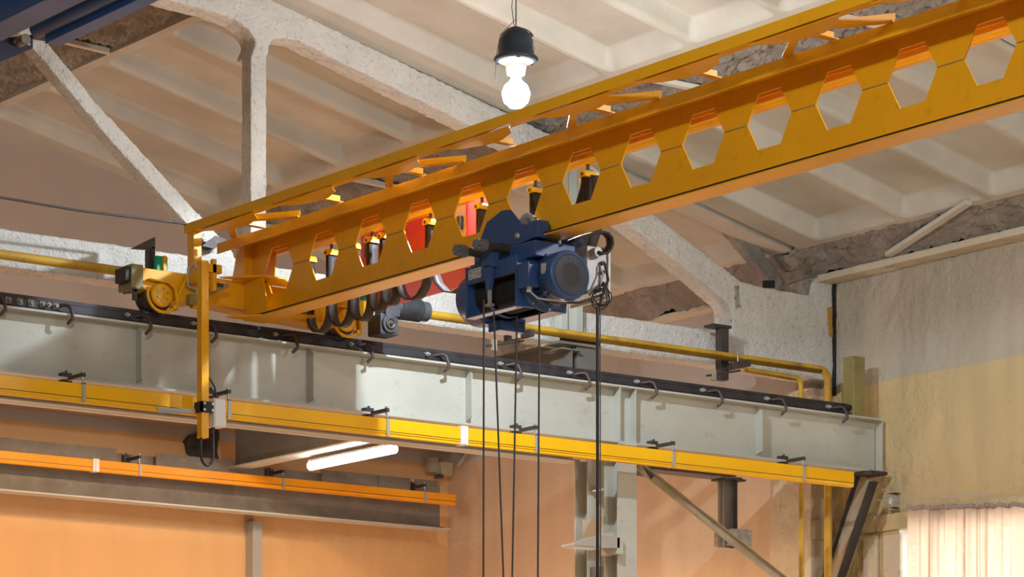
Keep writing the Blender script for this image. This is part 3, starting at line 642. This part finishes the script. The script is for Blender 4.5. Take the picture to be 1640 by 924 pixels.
for yy in tro:
    t_ = MB().prism([(yy-.045, 6.2), (yy-.04, 6.235), (yy-.02, 6.258), (yy+.02, 6.258), (yy+.04, 6.235), (yy+.045, 6.2)], 'x', FX-.07, FX+.06).build('cable_trolley', 'busbar', crane)
    MB().cyl((FX-.075, yy, 6.222), (FX-.065, yy, 6.222), .015).build('trolley_pin', 'dark', t_); MB().box(FX-.01, FX+.01, yy-.012, yy+.012, 6.25, 6.31).build('trolley_hanger', 'dark', t_)
# cabinet seen through a hole
yc = at_x(945, 280, 16.5)[0]
MB().box(16.45, 16.65, yc-.12, yc+.1, 6.08, 6.3).build('control_cabinet', 'white', crane, bevel=.006)
yd = at_x(925, 280, 16.5)[0]
MB().box(16.6, 16.66, yd-.02, yd+.06, 5.7, 6.4).box(16.6, 16.66, yd-.25, yd+.06, 6.18, 6.24).build('cabinet_frame', 'bluedeep', crane)

# ================================================================== WIRE ROPE HOIST  (local frame: dx,dy,dz from O)
O = Vector((GX, 20.6, 5.575))
ho = thing('wire_rope_hoist', 'navy blue electric wire rope hoist hanging from the yellow crane girder', 'hoist', tuple(O+Vector((0, 0, -.62))))
def hb(m_, x0, x1, y0, y1, z0, z1): return m_.box(O.x+x0, O.x+x1, O.y+y0, O.y+y1, O.z+z0, O.z+z1)
def hv(x, y, z): return (O.x+x, O.y+y, O.z+z)
pl = [(.60, -.14), (.60, .05), (.52, .08), (.42, .22), (.2, .285), (.08, .27), (-.08, .12), (-.2, .09), (-.2, -.04), (.1, -.06), (.0, -.2), (.55, -.2)]
for sx_ in (-.16, .15):
    o_ = MB().prism([(O.y+a, O.z+b) for a, b in pl], 'x', O.x+sx_-.008, O.x+sx_+.008).build('trolley_side_plate', 'blue', ho, bevel=.004)
    sd = -1 if sx_ < 0 else 1
    for (dy_, dz_) in ((.05, -.0), ): MB().lathe(hv(sx_+sd*.008, -.03, .02), (sd, 0, 0), [(0, .03), (.01, .03), (.012, .018), (.02, .012), (.02, 0)], 20).build('axle_cap', 'zinc', o_)
for sx_ in (-.075, .065):
    for dy_ in (-.07, .34): MB().lathe(hv(sx_+.03, dy_, .105), (-1, 0, 0), [(0, .0), (0, .10), (.045, .10), (.05, .115), (.065, .115), (.065, .07), (.055, .065), (.055, 0)], 32).build('trolley_wheel', 'gal', ho)
hb(hb(MB(), -.19, -.06, -.34, -.2, -.04, .11), -.12, -.02, -.3, -.24, .0, .1).build('rope_guard_block', 'blue', ho, bevel=.01)
hb(MB(), -.2, .24, -.32, .05, -.2, -.06).build('cross_frame', 'blue', ho, bevel=.012)
hb(MB(), -.2, .24, .25, .5, -.24, -.06).build('cross_frame', 'blue', ho, bevel=.012)
for dy_ in (.38, .09):
    r_ = MB().cyl(hv(-.46, dy_, -.072), hv(.4, dy_, -.072), .036).cyl(hv(-.26, dy_, -.072), hv(-.18, dy_, -.072), .042).build('gauge_spindle', 'dark', ho)
    n_ = MB().cyl(hv(-.5, dy_, -.072), hv(-.42, dy_, -.072), .052, n=6, smooth=False).cyl(hv(-.54, dy_, -.072), hv(-.5, dy_, -.072), .034, n=16)
    for k in range(6):
        a_ = k*math.pi/3; n_.box(O.x-.53, O.x-.5, O.y+dy_+.04*math.cos(a_)-.01, O.y+dy_+.04*math.cos(a_)+.01, O.z-.072+.04*math.sin(a_)-.01, O.z-.072+.04*math.sin(a_)+.01)
    n_.build('castle_nut', 'motorgrey2', r_)
# frame plates
for dy_, nm in ((-.16, 'near'), (.56, 'far')):
    hb(MB(), -.29, .26, dy_-.012, dy_+.012, -.61, -.17).build('frame_plate', 'blue', ho, bevel=.008)
hb(MB(), -.29, -.27, -.15, .56, -.32, -.18).build('side_plate', 'blue', ho)
hb(MB(), -.29, -.2, -.16, .56, -.615, -.60).build('bottom_rail', 'blue', ho)
hb(MB(), .1, .26, -.16, .56, -.615, -.60).build('bottom_rail', 'blue', ho)
hb(MB(), .24, .26, -.16, .56, -.6, -.18).build('side_plate', 'blue', ho)
hb(MB(), -.02, .26, .42, .60, -.7, -.61).build('drop_block', 'blue', ho, bevel=.01)
lb = hb(MB(), -.297, -.291, .33, .51, -.29, -.2).build('rating_plate', 'label', ho)
# drum with rope turns
prof = []; yv = -.14
while yv < .55: prof += [(yv, .178), (yv+.006, .186), (yv+.012, .178)]; yv += .0125
dr = MB().lathe(hv(-.02, 0, -.40), (0, 1, 0), [(-.15, 0)]+[(-.15, .17)]+prof+[(.55, .17), (.55, 0)], 40).build('rope_drum', 'drum', ho)
MB().lathe(hv(-.02, 0, -.40), (0, 1, 0), [(.3, .205), (.3, .215), (.34, .215), (.34, .205), (.3, .205)], 40).build('rope_guide_ring', 'blue', ho)
MB().cyl(hv(-.26, -.15, -.31), hv(-.26, .55, -.31), .009).build('guide_rod', 'zinc', ho)
MB().lathe(hv(-.02, .57, -.40), (0, 1, 0), [(0, .235), (.17, .235), (.205, .225), (.235, .19), (.25, .12), (.255, 0)], 40).build('drum_end_cover', 'blue', ho)
# rope anchor
hb(MB(), -.35, -.27, .1, .25, -.24, -.08).build('anchor_bracket', 'blue', ho, bevel=.006)
MB().prism([(O.y+.12, O.z-.22), (O.y+.22, O.z-.22), (O.y+.2, O.z-.36), (O.y+.185, O.z-.43), (O.y+.15, O.z-.43), (O.y+.13, O.z-.36)], 'x', O.x-.35, O.x-.3).build('wedge_socket', 'blue', ho, bevel=.006)
hb(MB(), -.33, -.31, .15, .185, -.56, -.43).build('rope_clip', 'gal', ho)
hb(MB(), -.345, -.295, .13, .21, -.57, -.55).build('rope_clamp', 'zinc', ho)
# motor
MB().lathe(hv(-.0, -.17, -.385), (0, -1, 0), [(0, .245), (.02, .245), (.022, .225), (.05, .22), (.05, .19), (.06, .185)], 44).build('motor_flange', 'blue', ho)
mo = MB().lathe(hv(.0, -.2, -.375), (0, -1, 0), [(0, .17), (.12, .17), (.125, .185), (.15, .195), (.155, .212), (.33, .212), (.35, .205), (.355, .17), (.35, 0)], 48)
for k in range(20):
    a_ = k*2*math.pi/20; mo.beam(hv(.18*math.cos(a_), -.21, -.375+.18*math.sin(a_)), hv(.18*math.cos(a_), -.33, -.375+.18*math.sin(a_)), .006, .03, (math.cos(a_), 0, math.sin(a_)))
mo = mo.build('hoist_motor', 'blue', ho)
fg = MB().lathe(hv(0, -.552, -.375), (0, -1, 0), [(0, .178), (.006, .178), (.006, .165), (.001, .165), (.001, 0)], 40).build('fan_cover', 'rubber', mo)
gr = MB()
for k in range(-9, 10):
    q_ = k*.0175; L_ = math.sqrt(max(.0, .166**2-q_*q_))
    gr.box(O.x-L_, O.x+L_, O.y-.563, O.y-.559, O.z-.375+q_-.002, O.z-.375+q_+.002); gr.box(O.x+q_-.002, O.x+q_+.002, O.y-.563, O.y-.559, O.z-.375-L_, O.z-.375+L_)
gr.build('fan_grille', 'dark', mo)
for (a_) in (50, 130, 230, 310):
    ra = math.radians(a_); MB().cyl(hv(.215*math.cos(ra), -.4, -.375+.215*math.sin(ra)), hv(.235*math.cos(ra), -.4, -.375+.235*math.sin(ra)), .014, n=8).build('cover_bolt', 'blue', mo)
for k in range(8):
    ra = k*math.pi/4+.2; MB().cyl(hv(.232*math.cos(ra), -.19, -.385+.232*math.sin(ra)), hv(.232*math.cos(ra), -.205, -.385+.232*math.sin(ra)), .012, n=6, smooth=False).build('flange_bolt', 'zinc', mo)
MB().beam(hv(-.214, -.42, -.33), hv(-.209, -.48, -.33), .004, .09).build('motor_label', 'label', mo)
tb = hb(MB(), -.30, -.17, -.36, -.23, -.47, -.28).build('terminal_box', 'blue', ho, bevel=.008)
hb(MB(), -.312, -.30, -.37, -.22, -.48, -.27).build('box_lid', 'blue', tb, bevel=.004)
MB().cyl(hv(-.25, -.3, -.47), hv(-.25, -.3, -.51), .022).build('cable_gland', 'white', tb)
MB().tube([hv(-.25, -.3, -.5), hv(-.2, -.36, -.57), hv(-.05, -.5, -.60), hv(.15, -.52, -.58), hv(.35, -.5, -.47), hv(.43, -.46, -.3), hv(.42, -.42, -.22)], .009).build('motor_cable', 'gal', ho)
MB().tube([hv(-.2, -.3, -.53), hv(-.1, -.45, -.61), hv(.1, -.55, -.60), hv(.36, -.54, -.50), hv(.47, -.48, -.35), hv(.46, -.44, -.2)], .012).build('motor_cable', 'rubber', ho)
# control panel box on the right
cb = hb(MB(), .30, .52, -.40, .1, -.48, -.06).build('control_box', 'gal', ho, bevel=.008)
hb(MB(), .52, .545, -.42, .12, -.5, -.04).build('box_lid', 'white', cb, bevel=.004)
for z_ in (-.2, -.28, -.38): MB().cyl(hv(.45, -.40, z_), hv(.45, -.44, z_), .018).build('cable_gland', 'rubber', cb)
MB().cyl(hv(.37, -.40, -.12), hv(.37, -.47, -.12), .042, n=24).build('plug_socket', 'gal', cb)
MB().strip([hv(.36, -.45, -.12), hv(.40, -.46, -.135), hv(.45, -.46, -.12), hv(.49, -.46, -.08), hv(.51, -.46, -.03), hv(.50, -.46, .02), hv(.46, -.46, .05), hv(.40, -.46, .055), hv(.32, -.45, .035), hv(.22, -.43, .0), hv(.12, -.40, -.05)], (0, 1, .1), .085, .02).build('flat_cable_end', 'flat', cb)
# flat cable from festoon to hoist
lp = []
for i in range(22):
    u = i/21; lp.append((FX-.05+.0*u, tro[-1]-.02-.35*u, 6.2-1.05*math.sin(math.pi*min(u*.9, 1))**1.0*.62))
MB().strip([(FX, tro[-1], 6.2), (FX, tro[-1]-.0, 5.9), (FX, tro[-1]+.06, 5.68), (FX-.05, tro[-1]+.2, 5.55), (FX-.06, tro[-1]+.38, 5.5)], (1, -.3, 0), .09, .014).build('flat_cable_end', 'flat', ho)
MB().strip([(FX, tro[-1]-.1, 6.2), (FX+.02, tro[-1]-.14, 5.8), (FX, tro[-1]-.05, 5.6), (FX-.03, tro[-1]+.05, 5.52), (FX-.05, tro[-1]+.15, 5.53)], (1, -.3, 0), .09, .014).build('flat_cable_end', 'flat', ho)
hb(MB(), .2, .32, .0, .3, -.12, .06).build('limit_switch', 'blue', ho, bevel=.01)
MB().lathe(hv(.32, -.1, .02), (0, -1, 0), [(0, .07), (.05, .08), (.12, .08), (.14, .06), (.14, 0)], 28).build('travel_motor', 'blue', ho)
# ropes
def rope(name, a, b, r, m='wirer'):
    return MB().tube([a, tuple((Vector(a)+Vector(b))/2), b], r, 8).build(name, m, ho)
def hp_(px, py, dep):     # point at distance dep from the eye plane
    t = (px-820)/F; r = t*dep; return (SA*dep+CA*r, CA*dep-SA*r, (1420-py)*dep/F)
D0 = 25.75
rope('hoist_rope', hp_(775, 480, D0), hp_(774, 1000, D0), .0085)
rope('hoist_rope', hp_(791, 500, D0), hp_(809, 1000, D0), .0085)
rope('hoist_rope', hp_(828, 505, D0+.35), hp_(819, 1000, D0+.35), .0085)
rope('hoist_rope', hp_(864, 492, D0+.1), hp_(861, 1000, D0+.1), .0085)
pc = rope('pendant_cable', hp_(957, 492, D0-.1), hp_(957, 1000, D0-.1), .014, 'rubber')
rope('pendant_strain_wire', hp_(961, 420, D0-.1), hp_(962, 1000, D0-.1), .005, 'wirer')
cpt = []
C0 = Vector(hp_(961, 476, D0-.1)); rd = Vector((CA, -SA, 0))
for k in range(90):
    a_ = k/90*2*math.pi*4.6; r_ = .075+.018*math.sin(k*.37)
    cpt.append(C0+rd*(r_*math.cos(a_)+.01*math.sin(k*.21))+Vector((0, 0, r_*1.0*math.sin(a_)+.012*math.cos(k*.17)))+Vector((SA, CA, 0))*.02*math.sin(k*.5))
MB().tube(cpt, .0055, 6).build('coiled_spare_cable', 'rubber', ho)
MB().tube([hp_(957, 500, D0-.1), hp_(966, 470, D0-.1), hp_(968, 455, D0-.1), hv(.45, -.44, -.38)], .012).build('pendant_cable', 'rubber', ho)

# ================================================================== RED HOUSING behind the girder
rx0 = 16.62
red = thing('red_equipment_housing', 'large glossy red equipment housing with a round badge behind the crane girder', 'housing', (17.1, 23.6, 5.9))
MB().prism([(rx0, 5.90), (rx0, 6.50), (rx0+.36, 6.58), (rx0+.36, 5.78), (rx0+.3, 5.76)], 'y', 22.8, 24.6).build('housing_body', 'red', red, bevel=.02)
ring = MB(); yl, zl = at_x(752, 362, rx0)[0], at_x(752, 362, rx0)[1]+.03
MB().prism([(22.82, 5.94), (23.39, 5.94), (23.39, 6.46), (22.82, 6.46)], 'x', rx0-.006, rx0-.001).build('badge_panel', mat('pale_badge_panel', (.75, .45, .38), .4), red)
MB().lathe((rx0-.008, 23.19, 6.19), (-1, 0, 0), [(0, .16), (.004, .16), (.004, .135), (0, .135)], 40).build('badge_ring', mat('light_blue_ring', (.35, .45, .8), .4), red)
MB().lathe((rx0-.008, 23.19, 6.19), (-1, 0, 0), [(0, .13), (.003, .13), (.003, 0)], 40).build('badge_disc', 'white', red)
MB().prism([(23.1, 6.08), (23.2, 6.01), (23.29, 6.12), (23.24, 6.21), (23.16, 6.2)], 'x', rx0-.016, rx0-.012).build('badge_figure', 'black', red)
MB().box(rx0-.012, rx0-.006, 22.86, 22.97, 6.12, 6.17).build('badge_text_block', 'white', red)
MB().box(rx0-.012, rx0-.006, 22.86, 22.97, 6.05, 6.09).build('badge_stripe', 'red', red)
MB().box(rx0-.05, rx0-.01, 22.85, 22.9, 6.2, 6.32).build('hanging_lug', 'dark', red); MB().box(rx0-.05, rx0-.01, 24.4, 24.45, 6.2, 6.32).build('hanging_lug', 'dark', red)
MB().box(16.75, 16.95, 24.6, 24.8, 5.85, 6.0).build('green_end_piece', 'green', red)

# ================================================================== BLUE STEEL ASSEMBLY top left
bl = thing('blue_steel_frame', 'dark blue steel beam and tube assembly in the upper left corner', 'steel frame', (13.2, 22, 7.9))
def bpt(px, py, X): y_, z_ = at_x(px, py, X); return (X, y_, z_)
def along(px, py, X, px1):
    a_ = bpt(px, py, X); return a_, (X, at_x(px1, 0, X)[0], a_[2])
def blb(name, px, py, X, w_, h_, m='bluedeep'):
    a_, b_ = along(px, py, X, 620); return MB().beam(a_, b_, w_, h_).build(name, m, bl, bevel=.006)
blb('bottom_angle', 84, 62, 13.4, .16, .12, 'bluedeep')
a_, b_ = along(60, 47, 13.3, 620); MB().cyl(a_, b_, .085, n=24).build('round_tube', 'bluedeep', bl)
blb('light_edge_strip', 27, 46, 13.1, .02, .02, 'gal')
a_, b_ = along(-20, 48, 12.9, 620); MB().beam(a_, b_, .30, .16).build('box_beam', 'bluedeep', bl, bevel=.01)
a_, b_ = along(-30, 20, 12.8, 620); MB().beam(a_, b_, .12, .36).build('upper_beam', 'bluedeep', bl, bevel=.01)
a_, b_ = along(-40, -30, 12.6, 620); MB().beam(a_, b_, .4, .3).build('upper_beam', 'bluedeep', bl, bevel=.01)
e = [at_y(q1, q2, 25.62) for q1, q2 in ((-30, 112), (51, 78), (51, 56), (18, 60), (-30, 66))]
MB().prism(e, 'y', 25.6, 25.64).build('end_plate', 'bluedark', bl)
e = [at_y(q1, q2, 25.55) for q1, q2 in ((50, 62), (86, 68), (74, 56), (58, 50))]
MB().prism(e, 'y', 25.5, 25.56).build('gusset_plate', 'bluedark', bl)
for q in ((24, 67), (46, 71)):
    x_, z_ = at_y(q[0], q[1], 25.58); MB().cyl((x_, 25.6, z_), (x_, 25.57, z_), .014, n=6).build('bolt', 'zinc', bl)
x_, z_ = at_y(38, 64, 25.5); MB().cyl((x_, 25.6, z_), (x_, 25.45, z_), .05, n=20).build('pipe_stub', 'rust', bl)

# ================================================================== PENDANT LAMP
lx, ly, lz = LAMP
lamp = thing('pendant_lamp', 'dark dome high-bay pendant lamp with a glaring bare bulb above the crane', 'lamp', (lx, ly, lz-.05))
MB().lathe((lx, ly, lz+.26), (0, 0, 1), [(.04, .19), (.06, .212), (.08, .20), (.1, .172), (.22, .165), (.29, .14), (.34, .09), (.365, .03), (.37, 0)], 40).build('lamp_housing', 'lampshell', lamp)
MB().lathe((lx, ly, lz+.26), (0, 0, 1), [(-.09, .05), (-.085, .085), (.0, .10), (.02, .12), (.03, .15), (.05, .19), (.06, 0)], 40).build('lamp_collar', 'gal', lamp)
MB().lathe((lx, ly, lz), (0, 0, 1), [(-.14, 0), (-.13, .06), (-.08, .115), (0, .135), (.07, .11), (.12, .055), (.17, .04), (.18, .0)], 32).build('bulb', 'bulb', lamp)
MB().tube([(lx, ly, lz+.6), (lx, ly, Rb(lx)+.2)], .006, 6).build('suspension_wire', 'dark', lamp)
MB().tube([(lx-.02, ly+.0, lz+.62), (lx-.05, ly, lz+.8), (lx-.03, ly, lz+1.0), (lx, ly, lz+1.2), (lx, ly, Rb(lx)+.2)], .004, 6).build('lamp_cable', 'dark', lamp)
MB().tube([(lx, ly, lz+.6), (lx+.06, ly-.05, lz+.61), (lx+.11, ly-.08, lz+.58)], .005, 6).cyl((lx+.1, ly-.075, lz+.54), (lx+.12, ly-.09, lz+.56), .025, n=10).build('cable_gland', 'dark', lamp)
MB().tube([(lx-.0, ly, lz+.7), (lx-.12, ly+.09, lz+.55), (lx-.15, ly+.11, lz+.35), (lx-.155, ly+.115, lz+.1)], .003, 5).build('safety_wire', 'dark', lamp)
MB().beam((lx+.085, ly-.16, lz+.42), (lx+.086, ly-.163, lz+.42), .03, .06).build('lamp_label', 'label', lamp)
for a_ in (0, 2.09, 4.19): MB().box(lx+.18*math.cos(a_)-.012, lx+.18*math.cos(a_)+.012, ly+.18*math.sin(a_)-.012, ly+.18*math.sin(a_)+.012, lz+.29, lz+.35).build('clip', 'dark', lamp)
light('pendant_bulb_light', 'POINT', (lx, ly, lz-.19), 170, COOL, .05)
sp_ = light('pendant_down_light', 'SPOT', (lx, ly, lz-.20), 330, COOL, .05, target=(lx, ly, 0)); sp_.data.spot_size = math.radians(172); sp_.data.spot_blend = .12

# ================================================================== STRIP LIGHT, COLUMN FLOODLIGHT
tl = thing('strip_light', 'glowing white tube light hung under the cross girder', 'lamp', (20.55, 30.6, 5.25))
MB().lathe((20.55, 31.55, 5.27), (0, -1, 0), [(0, 0), (.005, .035), (.03, .055), (1.87, .055), (1.9, .035), (1.9, 0)], 20).build('tube_diffuser', 'tubelit', tl)
MB().box(20.5, 20.6, 29.7, 31.5, 5.315, 5.34).build('tube_housing', 'white', tl); MB().tube([(20.55, 31.3, 5.34), (20.55, 31.3, 5.39)], .01).tube([(20.55, 29.9, 5.34), (20.55, 29.9, 5.39)], .01).build('hanger', 'zinc', tl)
light('strip_light_glow', 'AREA', (20.55, 30.6, 5.2), 45, (1, .97, .92), size=.12, size_y=1.9, target=(20.55, 30.6, 0))
fx, fy = at_y(978, 870, 25.35)[0]-.17, 25.35
fz = at_y(940, 878, 25.35)[1]
fd = thing('column_floodlight', 'flat grey floodlight sticking out of the steel column', 'lamp', (fx-.3, fy, fz))
p_ = [(fx+.02, fz-.02), (fx+.02, fz+.10), (fx-.25, fz+.10), (fx-.60, fz-.01), (fx-.60, fz-.03), (fx-.2, fz-.03)]
MB().prism(p_, 'y', 25.0, 25.24).build('lamp_body', 'gal', fd, bevel=.006)
MB().box(fx-.58, fx-.2, 25.02, 25.22, fz-.04, fz-.03).build('lamp_lens', 'white', fd)
MB().box(fx-.06, fx+.02, 25.02, 25.22, fz+.1, fz+.15).build('driver_box', 'gal', fd)
MB().box(fx-.02, fx+.06, 25.0, 25.3, fz-.08, fz+.14).build('mount_plate', 'steel', fd)

# ================================================================== SMALL THINGS
a = at_y(-60, 307, 25.2); b = at_y(300, 358, 25.2)
wr_ = MB().tube([(a[0]-2, 25.25, a[1]+.05), ((a[0]+b[0])/2, 25.25, (a[1]+b[1])/2-.01), (b[0], 25.22, b[1])], .012, 8).build('steel_cable', 'dark'); wr_['label'] = 'thin dark cable stretched from the left edge to the crane lattice end'; wr_['category'] = 'cable'
# curtain
yA = at_x(1455, 810, 24.1)[0]; cur = []
NXc = 700; vs = []; fs = []
yB = 18.3
def ctop(y): return 4.335-.085*(yA-y)+.009*math.cos((y-yA)*2*math.pi/.24)
folds = [.0, .34, .52, .56, .9, 1.04, 1.1, 1.18, 1.32, 1.62, 1.95, 2.3, 2.6, 3.0, 3.4, 3.7, 4.1, 4.5, 5, 5.5, 6]
def fold(s_):
    off = .03*math.sin(s_*9)+.02*math.sin(s_*23+1); dy = 0
    for f in folds:
        u = (s_-f)/.03
        if abs(u) < 5: off += .018*math.tanh(u); dy += .055*u*math.exp(-u*u)
        elif u > 0: off += .018
    return off-.018*len([f for f in folds if f < s_]), dy
for i in range(NXc+1):
    s_ = (yA-yB)*i/NXc; off, dy = fold(s_); y = yA-s_
    for j in range(13):
        z = ctop(y)*(1-j/12)+1.0*(j/12); vs.append((24.1-off, y+dy*min(1, .4+j/4), z))
fs = [(i*13+j, i*13+j+1, (i+1)*13+j+1, (i+1)*13+j) for i in range(NXc) for j in range(12)]
mb = MB(); mb.add(vs, fs, True); cu = mb.build('curtain', 'curtain')
sol = cu.modifiers.new('s', 'SOLIDIFY'); sol.thickness = .002
cu['label'] = 'thin backlit pinkish cotton curtain hanging before the bright window'; cu['category'] = 'curtain'
hem = []
MB().strip([(24.092-fold((yA-yB)*i/400)[0], yA-(yA-yB)*i/400, ctop(yA-(yA-yB)*i/400)-.022) for i in range(401)], (0, 0, 1), .05, .004).build('hem', mat('curtain_hem_cloth', (.35, .27, .24), .9), cu)
cw = MB().tube([(24.08, 25.08, 4.45), (24.08, yA, 4.40), (24.08, yA-1.0, 4.36), (24.08, yA-2.2, 4.2), (24.08, yB, 3.85)], .004, 6).build('curtain_wire', 'zinc'); cw['label'] = 'thin steel wire that carries the curtain clips along the end wall'; cw['category'] = 'wire'
for k, px in enumerate((1457, 1478, 1496, 1517, 1539, 1556, 1566, 1575, 1582, 1590, 1598, 1615, 1631)):
    y = at_x(px, 805, 24.08)[0]; zt = 4.40-.09*(yA-y); zb = ctop(y)-.015
    h_ = MB().tube([(24.07, y, zt+.01), (24.07, y-.012, zt-.0), (24.07, y-.01, zb+.02), (24.07, y, zb), (24.07, y+.01, zb+.02), (24.07, y+.012, zt), (24.07, y, zt+.01)], .003, 5).build('curtain_clip', 'zinc')
    MB().cyl((24.062, y, zb), (24.07, y, zb), .013, n=10).build('eyelet', 'zinc', h_)
    h_['label'] = ('first', 'second', 'third', 'fourth', 'fifth', 'sixth', 'seventh', 'eighth', 'ninth', 'tenth', 'eleventh', 'twelfth', 'thirteenth')[k]+' wire clip from the left on the curtain wire'; h_['category'] = 'curtain clip'; h_['group'] = 'curtain clips on the wire'
y0, z0 = at_x(1431, 802, 24.2)
tb_ = thing('wire_tensioner', 'small grey steel bracket box on the end wall holding the curtain wire', 'bracket', (24.2, y0, z0-.1))
MB().box(24.18, 24.3, y0-.0, y0+.09, z0-.07, z0+.07).build('bracket_box', 'gal', tb_, bevel=.005)
for dz_ in (-.1, .095): MB().box(24.2, 24.3, y0-.02, y0+.13, z0+dz_, z0+dz_+.005).build('bracket_ear', 'old', tb_)
MB().box(24.175, 24.18, y0+.01, y0+.05, z0-.03, z0+.03).build('sticker', 'white', tb_)
# insulator bracket in the far corner
yI, zI = at_x(714, 752, 24.25)
ib = thing('corner_bracket', 'small beige bracket with box fixed in the far corner of the walls', 'bracket', (24.1, 33.6, zI-.1))
MB().box(23.98, 24.18, 33.5, 33.7, zI-.12, zI+.06).build('box', 'old', ib, bevel=.005)
MB().box(23.85, 24.0, 33.6, 33.7, zI-.08, zI+.12).build('side_lug', 'old', ib); MB().beam((24.2, 33.4, zI-.0), (24.28, 33.3, zI+.18), .04, .04).build('arm', 'old', ib)
MB().cyl((23.95, 33.6, zI-.14), (24.0, 33.5, zI-.14), .03, n=12).build('roller', 'dark', ib)
print('objects', len(bpy.data.objects))
